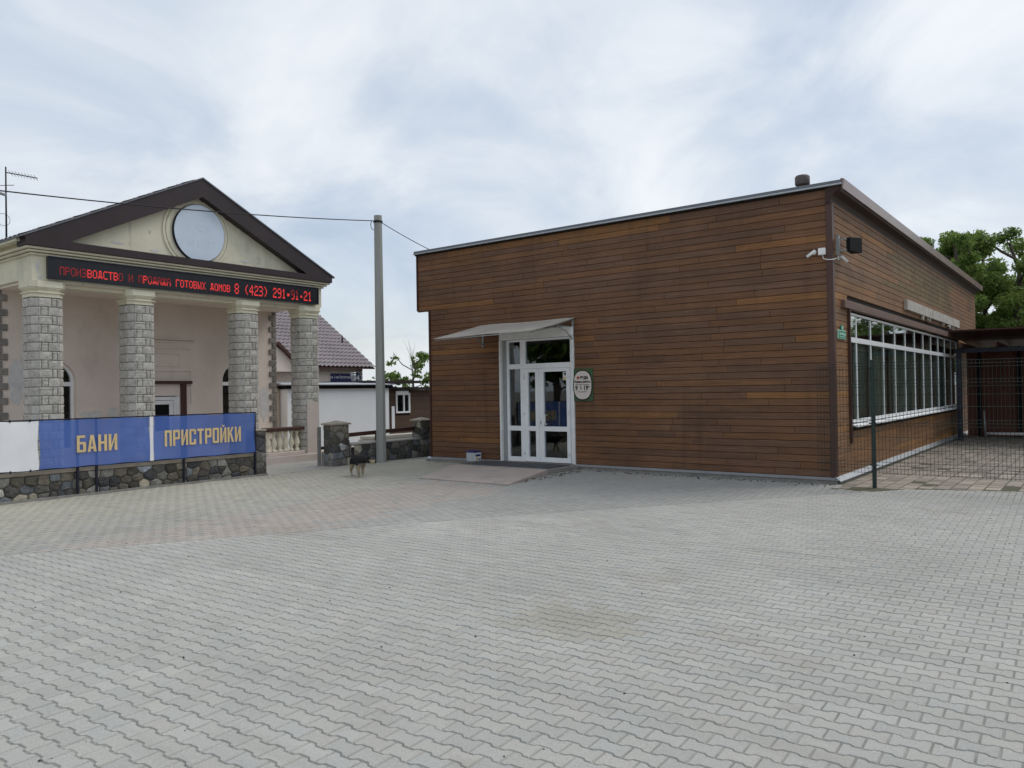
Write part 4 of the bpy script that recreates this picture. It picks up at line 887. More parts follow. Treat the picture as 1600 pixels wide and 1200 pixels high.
def pillar(label, x0, x1, y0, y1, top, capped, seed):
    t = thing('stone_pillar', label, 'pillar', ((x0 + x1) / 2, (y0 + y1) / 2, 0), 'stone gate pillars')
    m = MB(); m.box(x0, x1, y0, y1, -.05, top); m.build('core', K['mortar'], t)
    stones(t, 'x', x1, 1, y0, y1, -.03, top, .17, .15, seed, 1.25); stones(t, 'y', y0, -1, x0, x1, -.03, top, .17, .15, seed + 1, 1.25)
    if capped:
        a, b = .045, top; cx_, cy_ = (x0 + x1) / 2, (y0 + y1) / 2
        m = MB(); m.add([(x0 - a, y0 - a, b), (x1 + a, y0 - a, b), (x1 + a, y1 + a, b), (x0 - a, y1 + a, b), (x0 - a, y0 - a, b + .035), (x1 + a, y0 - a, b + .035), (x1 + a, y1 + a, b + .035), (x0 - a, y1 + a, b + .035), (cx_, cy_, b + .10)],
                        [(3, 2, 1, 0), (0, 1, 5, 4), (1, 2, 6, 5), (2, 3, 7, 6), (3, 0, 4, 7), (4, 5, 8), (5, 6, 8), (6, 7, 8), (7, 4, 8)]); m.build('cap', K['coping'], t)
    else:
        m = MB(); m.cbox(x0 - .02, x1 + .02, y0 - .01, y1 + .02, top, top + .04, .01); m.build('cap', K['coping'], t)
pillar('flat topped rubble pillar at the end of the banner fence', XS - .30, XS, 9.115, 9.37, .88, False, 81)
pillar('rubble gate pillar with pyramid cap beside the dog', -14.08, -13.75, 11.36, 11.80, .90, True, 83)
pillar('rubble pillar with pyramid cap half hidden by the shop corner', -14.02, -13.70, 14.12, 14.46, .88, True, 87)
m = MB(); m.box(-14.14, -14.10, 11.22, 11.30, -.05, .86); m.box(-14.10, -14.06, 11.31, 11.335, -.05, .3); tag(m.build('gate_post', K['concrete_dark']), 'thin grey gate post standing just left of the capped pillar', 'post')
w2 = thing('low_stone_wall', 'low rubble wall behind the concrete pole with a brown rail', 'wall', (-13.9, 13, 0))
m = MB(); m.box(-14.0, -13.755, 11.84, 14.08, -.05, .42); m.build('core', K['mortar'], w2)
m = MB(); m.cbox(-14.03, -13.71, 11.84, 14.08, .421, .465, .01); m.build('coping', K['concrete'], w2)
stones(w2, 'x', -13.75, 1, 11.84, 14.08, -.03, .42, .22, .14, 91, 1.15)
rl = thing('wooden_rail', 'brown wooden rail on short posts above the low rubble wall', 'railing', (-13.9, 13, .46))
m = MB(); m.add([(-13.94, 11.82, .60), (-13.90, 11.82, .60), (-13.90, 14.10, .655), (-13.94, 14.10, .655), (-13.94, 11.82, .69), (-13.90, 11.82, .69), (-13.90, 14.10, .745), (-13.94, 14.10, .745)], [(0, 1, 2, 3), (4, 7, 6, 5), (0, 4, 5, 1), (1, 5, 6, 2), (2, 6, 7, 3), (3, 7, 4, 0)]); m.build('rail', K['brownwood'], rl)
m = MB(); m.box(-13.94, -13.90, 12.78, 12.88, .466, .64); m.build('post', K['brownwood'], rl)
# banners and their frame
XB = -13.325
bf = thing('banner_frame', 'dark steel frame in front of the stone wall carrying the banners', 'frame', (-13.36, 7, 0))
for y in (2.9, 4.3, 5.75, 6.05, 7.59, 9.08):
    m = MB(); m.box(-13.378, -13.345, y - .017, y + .017, -.01, 1.27); m.build('post', K['frameblue'], bf)
for z in (.478, 1.262): m = MB(); m.box(-13.376, -13.349, 2.9, 9.08, z - .011, z + .011); m.build('rail', K['frameblue'], bf)
def banner(name, label, y0, y1, k, seed):
    t = thing(name, label, 'banner', (XB, (y0 + y1) / 2, .5), 'banners on the frame'); q = random.Random(seed); NU, NV = 36, 10; vs = []; fs = []
    p1, p2 = q.uniform(0, 6), q.uniform(0, 6)
    for j in range(NV + 1):
        for i in range(NU + 1):
            y = y0 + (y1 - y0) * i / NU; v = j / NV; z = .485 + .765 * v; f = math.sin(math.pi * v)
            xo = .5 * (.012 * math.sin(y * 5 + p1 + v * 2) * f + .005 * math.sin(y * 17 + p2 - v * 5) * f + .006 * math.sin(y * 9 - v * 11 + p1) * f + .004 * math.sin(y * 23 + v * 4 + p2) * (1 - v))
            zz = z + (.006 * math.sin(i / NU * math.pi * 6) if j in (0, NV) else 0); ye = y + (.010 * math.sin(v * 7 + p1) if i in (0, NU) else 0)
            vs.append((XB + xo, ye, zz))
    for j in range(NV):
        for i in range(NU): a = j * (NU + 1) + i; fs.append((a, a + 1, a + NU + 2, a + NU + 1))
    m = MB(); m.add(vs, fs, True); m.build('sheet', K[k], t); return t
banner('white_banner', 'plain white banner at the left end of the frame', 2.92, 5.15, 'bannerwhite', 1)
b1 = banner('blue_banner', 'blue banner with the short gold word БАНИ next to the white banner', 5.17, 6.94, 'bannerblue', 2)
b2 = banner('blue_banner', 'blue banner with the long gold word ПРИСТРОЙКИ at the fence end', 7.01, 9.055, 'bannerblue', 3)
for t_, y0_, y1_ in ((bpy.data.objects['white_banner'], 2.92, 5.15),):
    for k in range(8):
        for z_ in (.47, 1.25):
            y_ = y0_ + .15 + k * .28; m = MB(); m.cbox(XB - .03, XB + .012, y_, y_ + .018, z_ - .012, z_ + .03, .003); m.build('tie', K['frameblue'], t_)
S_ = .17; W_ = .54
def R_(x0, x1, z0, z1): return [(x0, z0), (x1, z0), (x1, z1), (x0, z1)]
LV, RV = R_(0, S_, 0, 1), R_(W_ - S_, W_, 0, 1)
DG = [(S_, .08), (S_ + .001, .08), (W_ - S_, .66), (W_ - S_, .92), (W_ - S_ - .001, .92), (S_, .34)]
RC = [(W_ - S_, .0), (W_ - .07, .0), (W_, .07), (W_, .93), (W_ - .07, 1), (W_ - S_, 1)]
LC = [(W_ - a, b) for a, b in RC]
GLY = {'П': [LV, RV, R_(S_, W_ - S_, .85, 1)], 'Н': [LV, RV, R_(S_, W_ - S_, .43, .58)], 'И': [LV, RV, DG], 'Т': [R_(.02, W_ - .02, .85, 1), R_(W_ / 2 - S_ / 2, W_ / 2 + S_ / 2, 0, .85)],
       'Р': [LV, R_(S_, W_ - S_, .85, 1), R_(S_, W_ - S_, .40, .54), [(W_ - S_, .40), (W_ - .06, .40), (W_, .47), (W_, .93), (W_ - .06, 1), (W_ - S_, 1)]],
       'С': [LC, R_(S_, W_ - S_, .86, 1), R_(S_, W_ - S_, 0, .14), [(W_ - S_, .66), (W_, .66), (W_, .93), (W_ - .07, 1), (W_ - S_, 1)], [(W_ - S_, 0), (W_ - .07, 0), (W_, .07), (W_, .34), (W_ - S_, .34)]],
       'О': [LC, RC, R_(S_, W_ - S_, .86, 1), R_(S_, W_ - S_, 0, .14)], 'К': [LV, [(S_, .38), (S_, .62), (W_ - S_, 1), (W_, 1)], [(S_ + .02, .57), (S_ + .14, .67), (W_ + .02, 0), (W_ - S_ + .01, 0)]],
       'Б': [LV, R_(S_, W_ - .05, .85, 1), R_(S_, W_ - S_, .47, .61), R_(S_, W_ - S_, 0, .14), [(W_ - S_, 0), (W_ - .06, 0), (W_, .07), (W_, .54), (W_ - .06, .61), (W_ - S_, .61)]],
       'А': [[(0, 0), (S_, 0), (.265, .80), (.265, 1), (.17, 1)], [(W_, 0), (W_ - S_, 0), (.265, .80), (.265, 1), (.37, 1)], R_(.17, .37, .17, .30)]}
GLY['Й'] = GLY['И'] + [[(.13, 1.17), (.20, 1.17), (.27, 1.12), (.34, 1.17), (.41, 1.17), (.33, 1.05), (.21, 1.05)]]
def fit_text(txt, yc_, width, zc2, height, parent, k='gold', x=XB + .017):
    n = len(txt); pitch = width / (n - 1 + W_ / .64); sy = pitch / .64
    for i, ch in enumerate(txt):
        m = MB()
        for q_, P_ in enumerate(GLY[ch]): m.prism([(yc_ - width / 2 + i * pitch + a * sy, zc2 - height / 2 + b * height) for a, b in P_], 'x', x, x + .0012 + .0005 * q_)
        m.build('letter', K[k], parent)
fit_text('БАНИ', 6.045, .65, .852, .275, b1); fit_text('ПРИСТРОЙКИ', 7.97, 1.53, .858, .285, b2)
m = MB()
m.add([(XB + .004, 6.945, .48), (XB + .004, 7.005, .48), (XB + .004, 7.005, 1.255), (XB + .004, 6.945, 1.255), (XB - .004, 6.945, .48), (XB - .004, 7.005, .48), (XB - .004, 7.005, 1.255), (XB - .004, 6.945, 1.255)], [(0, 1, 2, 3), (4, 7, 6, 5), (0, 4, 5, 1), (1, 5, 6, 2), (2, 6, 7, 3), (3, 7, 4, 0)])
m.build('white_hem', K['bannerwhite'], b1)

# ------------------------------------------------------------------ pole and cables
def pole(label, x, y, h):
    t = thing('concrete_pole', label, 'pole', (x, y, 0), 'concrete utility poles')
    m = MB(); m.prism([(x + .125 * math.cos(R(a)) * s, y + .125 * math.sin(R(a)) * s) for a, s in ((20, 1), (70, 1), (110, 1), (160, 1), (200, 1), (250, 1), (290, 1), (340, 1))], 'z', -.05, h)
    zt_ = h; m.v = [(x + (p[0] - x) * (1 if p[2] < 1 else .80), y + (p[1] - y) * (1 if p[2] < 1 else .80), p[2]) for p in m.v]; m.build('shaft', K['pole'], t)
    m = MB(); m.lathe([(.108, 0), (.112, .0), (.112, .05), (.108, .05)], (x, y, h - .17), 12); m.build('band', K['cable'], t)
    return t
PX, PY = -13.5, 12.57
pt_ = pole('grey octagonal concrete pole standing between the two buildings', PX, PY, 5.77)
m = MB(); m.tube([(PX - .02 + .06 * 0, PY - .12 - .09 * math.sin(a), 5.53 + .11 * math.cos(a)) for a in [math.pi * k / 10 for k in range(11)]], .008, 5); m.build('cable_loop', K['cable'], pt_)
pole('grey octagonal concrete pole beyond the left edge of the yard', -13.4, -14, 5.4)
def cable(label, a, b, sag, r):
    a, b = Vector(a), Vector(b); m = MB(); m.tube([a.lerp(b, k / 40) - Vector((0, 0, 4 * sag * (k / 40) * (1 - k / 40))) for k in range(41)], r, 6); tag(m.build('overhead_cable', K['cable']), label, 'cable')
cable('long black overhead cable crossing in front of the pediment', (-13.48, 12.46, 5.63), (-13.4, -13.9, 5.25), 0.85, .011)
cable('short black cable from the pole down to the shop roof', (-13.42, 12.62, 5.60), (-12.6, 13.4, 4.96), 0.02, .009)

# ------------------------------------------------------------------ things behind the yard
kb = thing('white_kiosk', 'white panelled shed with dark trim behind the gate pillar', 'shed', (-19.3, 15.5, 0))
m = MB(); m.box(-20.6, -18.3, 13.5, 17.4, .02, 1.76); m.build('body', K['whitepanel'], kb)
m = MB(); m.box(-20.62, -18.27, 13.47, 17.43, -.05, .018); m.box(-20.62, -18.28, 13.48, 17.42, .019, .06); m.build('base_trim', K['black'], kb)
m = MB(); m.box(-20.62, -18.22, 13.4, 17.5, 1.765, 1.86); m.build('fascia', K['black'], kb)
m = MB(); m.prism([(-20.7, 1.865), (-18.15, 1.865), (-18.15, 1.885), (-19.4, 1.965), (-20.7, 1.965)], 'y', 13.35, 17.55); m.build('roof', K['zinc'], kb)
m = MB(); m.lathe([(.05, 0), (.05, .17), (.09, .17), (.09, .21), (.075, .21), (.075, .24), (.09, .24), (.09, .28)], (-18.9, 16.45, 2.0), 12); m.build('vent_pipe', K['zinc'], kb)
m = MB(); m.box(-20.9, -18.6, 13.2, 13.46, .0, 1.80); m.build('side_panel', K['beige'], kb)
m = MB(); m.box(-20.9, -18.55, 13.15, 13.47, 1.805, 1.93); m.build('side_fascia', K['brownwood'], kb)
hb = thing('tiled_roof_house', 'pinkish house with a steep grey brown metal tile roof', 'house', (-27, 18, 0))
m = MB(); m.box(-32, -24.4, 10, 21.7, -.05, 2.72); m.build('wall', K['pink'], hb)
m = MB(); m.prism([(-24.4, 2.72), (-32, 2.72), (-28.2, 5.2)], 'y', 21.5, 21.7); m.build('gable', K['pink'], hb)
for k in range(16):
    m = MB(); kq = .3 * rb.uniform(.7, 1.1); m.col = (kq, kq * .92, kq * .82); m.cbox(-24.42, -24.37, 21.72 - (.34 if k % 2 else .22), 21.72, .1 + k * .16, .24 + k * .16, .01); m.build('quoin', K['coltile'], hb, tint=True)
corr_roof('roof', 'mtile', hb, (-24.0, 9.5, 2.66), (-24.0, 22.1, 2.66), (-1, 0, .68), 6.2, .21, .030, .28, .045, 64)
m = MB(); m.prism([(-24.0, 2.60), (-29.2, 2.60 + 5.2 * .68), (-29.2, 2.64 + 5.2 * .68), (-24.0, 2.64)], 'y', 9.5, 22.05); m.build('roof_deck', K['brownwood'], hb)
m = MB(); m.tube([(-25.6, 21.7, 3.7), (-25.6, 21.7, 4.05)], .03, 6); m.build('roof_pin', K['black'], hb)
m = MB(); m.prism([(15.0, 2.45), (17.9, 2.45), (17.9, 2.78), (16.9, 3.45), (15.0, 3.45)], 'x', -24.35, -23.7); m.build('porch_gable', K['pink'], hb)
m = MB(); m.prism([(18.1, 2.66), (17.05, 3.52), (16.98, 3.44), (18.0, 2.60)], 'x', -24.3, -23.55); m.build('porch_fascia', K['brownwood'], hb)
sg = thing('street_name_plate', 'dark blue street name plate with round number 44 on the house wall', 'sign', (-24.38, 20.5, 2.2))
m = MB(); m.cbox(-24.395, -24.37, 20.05, 21.35, 2.03, 2.42, .006); m.build('plate', K['signblue'], sg)
m = MB(); m.prism(ngon(21.36, 2.25, .27, .25, 24, 1), 'x', -24.368, -24.355); m.build('number_rim', K['signwhite'], sg)
m = MB(); m.prism(ngon(21.36, 2.25, .25, .23, 24, 1), 'x', -24.354, -24.348); m.build('number_disc', K['signblue'], sg)
text_mb('44', .32, FX, (-24.347, 21.36, 2.24), bold=.008, depth=.003).build('lettering', K['signwhite'], sg)
text_mb('ул. 1-ая Восточная', .15, FX, (-24.367, 20.57, 2.27), bold=.003, xs=.82, depth=.003).build('lettering', K['signwhite'], sg)
cb = thing('brown_cabin', 'low brown boarded cabin with a small white window', 'cabin', (-21, 20.5, 0))
m = MB(); m.box(-23, -19.52, 18.3, 23.5, -.05, 1.70); m.build('core', K['boardback'], cb)
for k in range(21):
    for y0, y1 in (((18.3, 23.5),) if not (.86 < k * .08 + .06 < 1.62) else ((18.3, 18.86), (19.54, 23.5))):
        m = MB(); kq = rb.uniform(.85, 1.12); m.col = (.095 * kq, .056 * kq, .038 * kq); m.box(-19.52, -19.50, y0, y1, .02 + k * .08, .095 + k * .08); m.build('board', K['cabin'], cb, tint=True)
m = MB(); m.box(-23.2, -19.3, 18.0, 23.7, 1.72, 1.80); m.build('roof', K['darkbrown'], cb)
m = MB(); m.box(-19.53, -19.47, 18.86, 18.92, .90, 1.60); m.box(-19.53, -19.47, 19.48, 19.54, .90, 1.60); m.box(-19.53, -19.47, 18.92, 19.48, .90, .96); m.box(-19.53, -19.47, 18.92, 19.48, 1.53, 1.60); m.box(-19.53, -19.47, 19.22, 19.27, .96, 1.53); wn = m.build('window', K['upvc'], cb)
m = MB(); m.cbox(-19.47, -19.40, 18.82, 19.40, 1.58, 1.67, .01); m.build('shutter_box', K['upvc'], wn)
for a, b in ((18.92, 19.22), (19.27, 19.48)): m = MB(); m.box(-19.515, -19.505, a, b, .96, 1.53); m.build('pane', K['doorglass'], wn)
m = MB(); m.box(-19.56, -19.40, 18.05, 18.28, -.05, 1.72); m.build('corner_post', K['browntrim'], cb)
m = MB(); m.box(-19.39, -19.37, 18.55, 18.68, .35, 1.15); m.build('notice_board', K['whitepanel'], cb)
m = MB(); m.box(-21.5, -19.0, 17.0, 19.6, 1.93, 2.02); m.build('canopy', K['darkbrown'], cb)
m = MB(); m.lathe([(.06, 0), (.06, .12), (.11, .12), (.11, .16), (.02, .2)], (-19.7, 21.3, 1.80), 10); m.build('roof_vent', K['greyrail'], cb)
pk = thing('plank_stack', 'stack of pale planks lying behind the brown rail', 'planks', (-15.2, 14.7, 0))
for k in range(6):
    m = MB(); m.box(-15.6 + .02 * (k % 3), -15.1, 13.7 + .04 * (k % 2), 16.1 + .05 * (k % 2), k * .085 - .02, k * .085 + .055); m.build('plank', K['planks'], pk)

# ------------------------------------------------------------------ carport and mesh fence on the right
cp = thing('carport', 'dark red brown open carport against the far end of the shop side', 'carport', (0, 27, 0))
m = MB(); m.add([(-3.45, 24.6, 3.06), (4.5, 24.6, 3.02), (4.5, 29.2, 2.75), (-3.45, 29.2, 2.79), (-3.45, 24.6, 3.10), (4.5, 24.6, 3.06), (4.5, 29.2, 2.79), (-3.45, 29.2, 2.83)], [(0, 3, 2, 1), (4, 5, 6, 7), (0, 1, 5, 4), (1, 2, 6, 5), (2, 3, 7, 6), (3, 0, 4, 7)]); m.build('roof', K['redroof'], cp)
for k in range(10): m = MB(); x = -3.2 + k * .82; m.box(x, x + .06, 24.7, 29.0, 2.60, 2.74); m.build('rafter', K['brownwood'], cp)
m = MB(); m.box(-3.4, 4.4, 25.2, 25.3, 2.48, 2.60); m.build('beam', K['frameblue'], cp)
for x in (-3.30, .4, 4.0): m = MB(); m.box(x - .06, x + .06, 25.2, 25.32, -.02, 2.48); m.build('post', K['frameblue'], cp)
for k in range(20): m = MB(); x = -3.4 + k * .39; m.box(x, x + .395, 27.60 + (k % 2) * .032, 27.63 + (k % 2) * .032, -.02, 2.7); m.build('back_board', K['redbrown'], cp)
for k in range(7): m = MB(); y = 24.9 + k * .39; m.box(4.3, 4.33, y, y + .375, -.02, 2.7); m.build('added_shade_board', K['redbrown'], cp)  # unseen side wall, added to keep light out of the carport
for k in range(6): m = MB(); x = -3.1 + k * 1.02; m.box(x, x + .09, 27.50, 27.59, -.02, 2.7); m.build('back_post', K['black'], cp)
for k, (x0, x1) in enumerate(((-2.9, -.7), (-.4, 2.0))): m = MB(); m.tube([(x0, 27.1 - .05 * k, .10), (x1, 27.15, .11)], .045, 8); tag(m.build('white_pipe', K['whiteplastic']), ('white plastic pipe lying at the foot of the carport wall' if k == 0 else 'second white pipe further right at the carport wall'), 'pipe')
m = MB(); m.tube([(-2.85, 26.8, .0), (-2.88, 26.85, .8)], .03, 8); tag(m.build('steel_stake', K['zinc']), 'thin pale stake standing upright in the carport', 'stake')
fn = thing('mesh_fence', 'dark green welded wire mesh fence joining the shop corner', 'fence', (-1.5, 13.02, 0))
def vz(z):
    for f in (.36, 1.02, 1.62, 1.90):
        if abs(z - f) < .05: return -.035 * (1 - abs(z - f) / .05)
    return 0
zl = [.22, .31, .36, .41, .97, 1.02, 1.07, 1.57, 1.62, 1.67, 1.85, 1.90, 1.95]
for x0, x1 in ((-3.72, -2.92), (-2.86, -.42), (-.36, 2.1)):
    m = MB(); nx_ = int((x1 - x0) / .05)
    for k in range(nx_ + 1):
        x = x0 + (x1 - x0) * k / nx_; m.tube([(x, 13.02 + vz(z), z) for z in zl], .0026, 4, False)
    for z in (.24, .31, .36, .41, .60, .80, .97, 1.02, 1.07, 1.27, 1.45, 1.57, 1.62, 1.67, 1.85, 1.90, 1.95): m.tube([(x0, 13.016 + vz(z), z), (x1, 13.016 + vz(z), z)], .003, 4, False)
    stuff(m.build('wire_mesh', K['fencegreen'], fn))
for x in (-2.89, -.39):
    m = MB(); m.cbox(x - .028, x + .028, 13.035, 13.09, -.03, 1.97, .005); ps = m.build('post', K['fencegreen'], fn)
    m = MB(); m.cbox(x - .032, x + .032, 13.031, 13.094, 1.97, 2.0, .006); m.build('post_cap', K['fencegreen'], ps)
    for z in (.35, 1.0, 1.86): m = MB(); m.box(x - .055, x + .055, 13.005, 13.035, z, z + .02); m.build('clamp', K['fencegreen'], ps)

# ------------------------------------------------------------------ trees
def tree(name, label, base, h, r, nl, seed, leaf, k='leaf', z_lo=.28, group='trees behind the buildings', lean=(0, 0), nlimb=13, sparse=.5, bare=0):
    q = np.random.default_rng(seed); t = thing(name, label, 'tree', base, group); B = Vector(base)
    tr = MB(); top = B + Vector((lean[0], lean[1], h * .86)); ax = [B.lerp(top, s) + Vector((q.normal(0, .02 * h), q.normal(0, .02 * h), 0)) * (1 if 0 < s else 0) for s in np.linspace(0, 1, 7)]
    ax[0] = B - Vector((0, 0, .08)); tr.tube(ax, list(np.linspace(.026 * h, .006 * h, 7)), 8); cl = [top]
    for i in range(nlimb):
        s = z_lo + (.92 - z_lo) * (i + .5) / nlimb; p0 = B.lerp(top, s); a = i * 2.4 + q.uniform(-.4, .4)
        prof = math.sin(math.pi * min(1, max(.12, (s - z_lo * .6) / (1.08 - z_lo * .6)))) ** .7; L = r * prof * q.uniform(.7, 1.15); rise = L * q.uniform(.25, .8)
        p1 = p0 + Vector((math.cos(a) * L * .5, math.sin(a) * L * .5, rise * .35)); p2 = p0 + Vector((math.cos(a + q.normal(0, .2)) * L, math.sin(a + q.normal(0, .2)) * L, rise))
        tr.tube([p0, p1, p2], [.010 * h * (1.1 - s * .6), .006 * h, .002 * h], 6)
        for _ in range(4):
            c = p1.lerp(p2, q.uniform(.1, 1)); e = c + Vector(q.normal(0, .22 * r, 3)); tr.tube([c, e], [.003 * h, .001 * h], 4); cl += [e, c.lerp(e, .5)]
        cl += [p2, p1.lerp(p2, .6)]
    for _ in range(bare):
        p0 = B.lerp(top, q.uniform(.6, 1)); e = p0 + Vector((q.normal(0, .25 * r), q.normal(0, .25 * r), h * q.uniform(.12, .3))); tr.tube([p0, p0.lerp(e, .5) + Vector(q.normal(0, .05, 3)), e], [.004 * h, .002 * h, .0008 * h], 4)
    tr.build('trunk', K['bark'], t)
    cl = np.array([list(c) for c in cl]); rad = r * .15 * q.uniform(.6, 1.5, len(cl)); wt = rad ** 2 * (q.uniform(0, 1, len(cl)) > sparse * .25); wt /= wt.sum()
    ci = q.choice(len(cl), nl, p=wt); d = q.normal(0, 1, (nl, 3)); d /= np.linalg.norm(d, axis=1)[:, None]; pos = cl[ci] + d * (rad[ci] * q.uniform(.15, 1.25, nl) ** .7)[:, None] * np.array([1.15, 1.15, .75])
    n = q.normal(0, 1, (nl, 3)) + np.array([0, 0, .8]); n /= np.linalg.norm(n, axis=1)[:, None]; u = np.cross(n, q.normal(0, 1, (nl, 3))); u /= np.linalg.norm(u, axis=1)[:, None]; w = np.cross(n, u)
    sz = (leaf * q.uniform(.6, 1.3, nl))[:, None]; b = np.array(list(B))
    V = np.stack([pos - u * sz, pos - w * sz * .45 + n * sz * .1, pos + u * sz, pos + w * sz * .45 + n * sz * .1], 1).reshape(-1, 3) - b
    me = bpy.data.meshes.new('crown'); me.vertices.add(4 * nl); me.vertices.foreach_set('co', V.reshape(-1)); me.loops.add(4 * nl); me.loops.foreach_set('vertex_index', np.arange(4 * nl)); me.polygons.add(nl); me.polygons.foreach_set('loop_start', np.arange(0, 4 * nl, 4)); me.update()
    g = np.repeat(np.clip(q.uniform(0, 1, nl) * .7 + q.uniform(-.1, .35, len(cl))[ci], 0, 1), 4); attr_tint(me, np.stack([g, g, g, np.ones_like(g)], 1)); me.materials.append(K[k]); link(bpy.data.objects.new('crown', me), t)
tree('broadleaf_tree', 'slim green tree rising over the far end of the shop roof', (-5.45, 39.9, 0), 9.5, 1.9, 30000, 11, .085, z_lo=.2, sparse=.8)
tree('broadleaf_tree', 'dense green tree at the right edge behind the carport', (-3.0, 41.8, 0), 9.3, 2.4, 46000, 12, .085, z_lo=.15, sparse=.6)
tree('broadleaf_tree', 'lower green tree filling the gap between the two taller trees', (-4.5, 42.5, 0), 7.3, 2.1, 30000, 15, .085, z_lo=.12, sparse=.6)
tree('broadleaf_tree', 'paler distant tree top showing above the lower tree', (-5.9, 56, 0), 11.4, 2.6, 12000, 13, .15, 'leafy', z_lo=.25)
tree('broadleaf_tree', 'leafy tree beyond the right edge past the carport', (0.5, 43, 0), 8.5, 3.2, 16000, 14, .14, z_lo=.15)
for i, (x, y) in enumerate(((13, 33), (12, 24), (13.5, 15))):
    tree('broadleaf_tree', ('leafy tree outside the right edge behind the fence', 'second leafy tree outside the right edge along the yard', 'third leafy tree outside the right edge nearest the fence')[i], (x, y, 0), 9.5, 4.2, 9000, 20 + i, .26, z_lo=.18)
for i, (x, y) in enumerate(((-46, -8), (-40, -16), (-33, -22), (-25, -24), (-52, 2))):
    tree('broadleaf_tree', ('tree standing far left behind the viewer', 'second tree in the row behind the viewer', 'third tree in the row behind the viewer', 'last tree in the row behind the viewer', 'tree furthest left of the row behind the viewer')[i], (x, y, 0), 12, 5.2, 6000, 40 + i, .42, z_lo=.12)
tree('young_tree', 'young light green tree with bare twigs behind the brown cabin', (-24.95, 25.2, 0), 3.7, 1.05, 1500, 31, .10, 'leafy', z_lo=.35, nlimb=9, bare=9, sparse=1.5)
tree('young_tree', 'small light green bush tree just right of the pole', (-26.2, 24.4, 0), 2.75, .8, 900, 33, .09, 'leafy', z_lo=.4, nlimb=7, sparse=1.5)

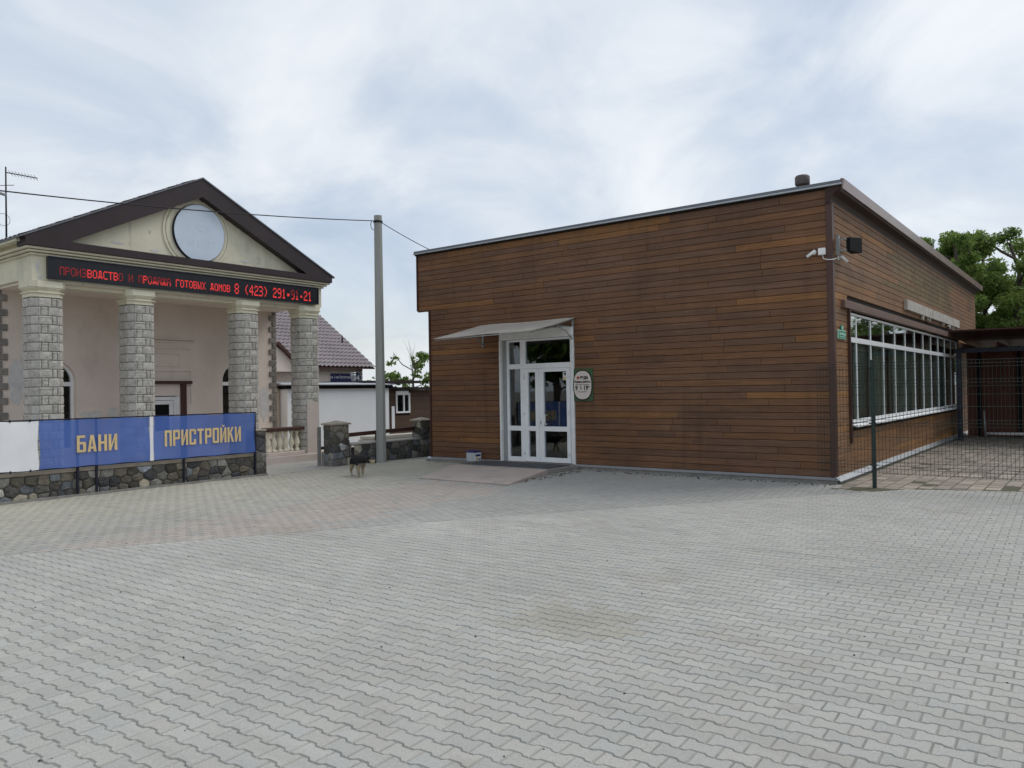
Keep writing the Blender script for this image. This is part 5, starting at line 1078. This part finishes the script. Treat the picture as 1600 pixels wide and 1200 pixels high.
# ------------------------------------------------------------------ dog
def dog(loc, heading):
    pts = {}; edges = []; rad = []; co = []
    def v(name, x, y, z, r, to=None):
        pts[name] = len(co); co.append((x, y, z)); rad.append(r)
        if to: edges.append((pts[to], pts[name]))
    v('pel', -.19, 0, .335, .080); v('mid', -.03, 0, .335, .083, 'pel'); v('che', .12, 0, .325, .098, 'mid'); v('nk', .21, .02, .350, .062, 'che')
    hx, hy = math.cos(R(50)), math.sin(R(50))
    v('nk2', .255, .055, .345, .056, 'nk'); v('hd', .255 + .075 * hx, .055 + .075 * hy, .330, .068, 'nk2'); v('mz', .255 + .155 * hx, .055 + .155 * hy, .298, .042, 'hd'); v('ns', .255 + .21 * hx, .055 + .21 * hy, .283, .028, 'mz')
    v('rmp', -.245, 0, .345, .055, 'pel'); v('t1', -.285, 0, .385, .026, 'rmp'); v('t2', -.325, 0, .44, .030, 't1'); v('t3', -.33, 0, .50, .032, 't2'); v('t4', -.295, 0, .55, .026, 't3'); v('t5', -.25, 0, .56, .012, 't4')
    for s, st in ((1, .03), (-1, -.02)):
        n = 'hl' + str(s); v(n + 'a', -.20, .055 * s, .265, .055, 'pel'); v(n + 'b', -.165 + st, .062 * s, .19, .040, n + 'a'); v(n + 'c', -.235 + st, .06 * s, .105, .026, n + 'b'); v(n + 'd', -.215 + st, .06 * s, .025, .023, n + 'c'); v(n + 'e', -.175 + st, .06 * s, .014, .017, n + 'd')
        n = 'fl' + str(s); st = -st * 1.3; v(n + 'a', .125, .055 * s, .235, .042, 'che'); v(n + 'b', .105 + st * .5, .055 * s, .165, .032, n + 'a'); v(n + 'c', .13 + st, .052 * s, .085, .026, n + 'b'); v(n + 'd', .13 + st, .05 * s, .022, .024, n + 'c'); v(n + 'e', .165 + st, .05 * s, .014, .017, n + 'd')
    me = bpy.data.meshes.new('dog_skin'); me.from_pydata(co, edges, []); o = bpy.data.objects.new('dog_tmp', me); COL.objects.link(o)
    md = o.modifiers.new('s', 'SKIN'); sv = me.skin_vertices[0].data
    for i, r in enumerate(rad): sv[i].radius = (r, r); sv[i].use_root = (i == 0)
    md.use_smooth_shade = True; s2 = o.modifiers.new('u', 'SUBSURF'); s2.levels = 2; s2.render_levels = 2
    dg = bpy.context.evaluated_depsgraph_get(); dg.update(); bm_ = bpy.data.meshes.new_from_object(o.evaluated_get(dg)); bpy.data.objects.remove(o)
    T = thing('dog', 'small black and tan dog with raised curled tail walking on the pavers', 'dog', loc); T.rotation_euler = (0, 0, heading)
    cols = []
    for w in bm_.vertices:
        x, y, z = w.co; c = (.016, .015, .016)
        if z < .23 - .15 * max(0, abs(y) - .05): c = (.34, .27, .18)
        if z < .05: c = (.44, .39, .31)
        hd = (x - .255) * hx + (y - .055) * hy
        if hd > .095 and z < .335 and x > .2: c = (.38, .31, .21)
        if hd > .185 and x > .25: c = (.012, .011, .011)
        if x > .16 and z < .27 and hd < .08: c = (.28, .24, .19)
        if x < -.20 and z > .40:
            tcx = np.interp(z, [.40, .44, .50, .55, .6], [-.295, -.325, -.33, -.295, -.25])
            if x < tcx - .002 or z > .55: c = (.66, .62, .55)
        cols.append((*c, 1))
    attr_tint(bm_, cols); bm_.materials.append(K['fur']); bd = bpy.data.objects.new('body', bm_); link(bd, T)
    for p in bm_.polygons: p.use_smooth = True
    qf = random.Random(5); fm = MB(); wts = [p.area for p in bm_.polygons]
    for p in qf.choices(list(bm_.polygons), wts, k=5200):
        vv = [bm_.vertices[i].co for i in p.vertices]; a_, b_ = qf.random(), qf.random(); c_ = vv[0].lerp(vv[1], a_).lerp(vv[3 % len(vv)].lerp(vv[2], a_), b_)
        L_ = .022 if c_.z > .2 else .010
        if c_.x > .30: L_ = .008
        if c_.x < -.26 and c_.z > .38: L_ = .032
        d_ = (p.normal * .8 + Vector((-.7, 0, -.45)) + Vector((qf.gauss(0, .25), qf.gauss(0, .25), qf.gauss(0, .25)))).normalized(); w_ = d_.cross(p.normal)
        if w_.length < .01: continue
        w_ = w_.normalized() * .0022; fm.col = cols[p.vertices[0]][:3]; fm.add([c_ - w_, c_ + w_, c_ + d_ * L_ * qf.uniform(.6, 1.2)], [(0, 1, 2)])
    fo = bpy.data.objects.new('fur', fm.mesh('fur', tint=True)); link(fo, T); fo.data.materials.append(K['fur']); stuff(fo)
    def loc_mesh(name, mb, k, tint=False):
        ob = bpy.data.objects.new(name, mb.mesh(name, tint=tint)); link(ob, T); ob.data.materials.append(K[k])
    H0 = Vector((.255 + .075 * hx, .055 + .075 * hy, .33)); sd_ = Vector((-hy, hx, 0)); f_ = Vector((hx, hy, -.15))
    for s in (-1, 1):
        m = MB(); m.col = (.02, .018, .018); b0 = H0 + sd_ * .040 * s - f_ * .015 + Vector((0, 0, .035)); tip = b0 + sd_ * .035 * s + f_ * .025 + Vector((0, 0, .035)); dn = tip + f_ * .03 - Vector((0, 0, .035))
        m.add([b0 - f_ * .025, b0 + f_ * .025, tip + f_ * .015, tip - f_ * .02, dn, b0 - f_ * .02 + sd_ * .012 * s, tip - sd_ * .010 * s], [(0, 1, 2, 3), (3, 2, 4), (0, 3, 5), (1, 6, 2), (0, 5, 6, 1)]); loc_mesh('ear', m, 'fur', True)
        m = MB(); e = H0 + f_ * .048 + sd_ * .028 * s + Vector((0, 0, .024)); m.lathe([(.001, -.008), (.008, -.003), (.009, .002), (.005, .007), (.001, .009)], e, 8); loc_mesh('eye', m, 'black')
        m = MB(); m.col = (.34, .27, .17); e2 = e + Vector((0, 0, .016)) - f_ * .004; m.lathe([(.001, -.006), (.010, -.002), (.010, .003), (.001, .007)], e2, 8); loc_mesh('eyebrow', m, 'fur', True)
dog((-11.49, 10.10, .002), R(-21))
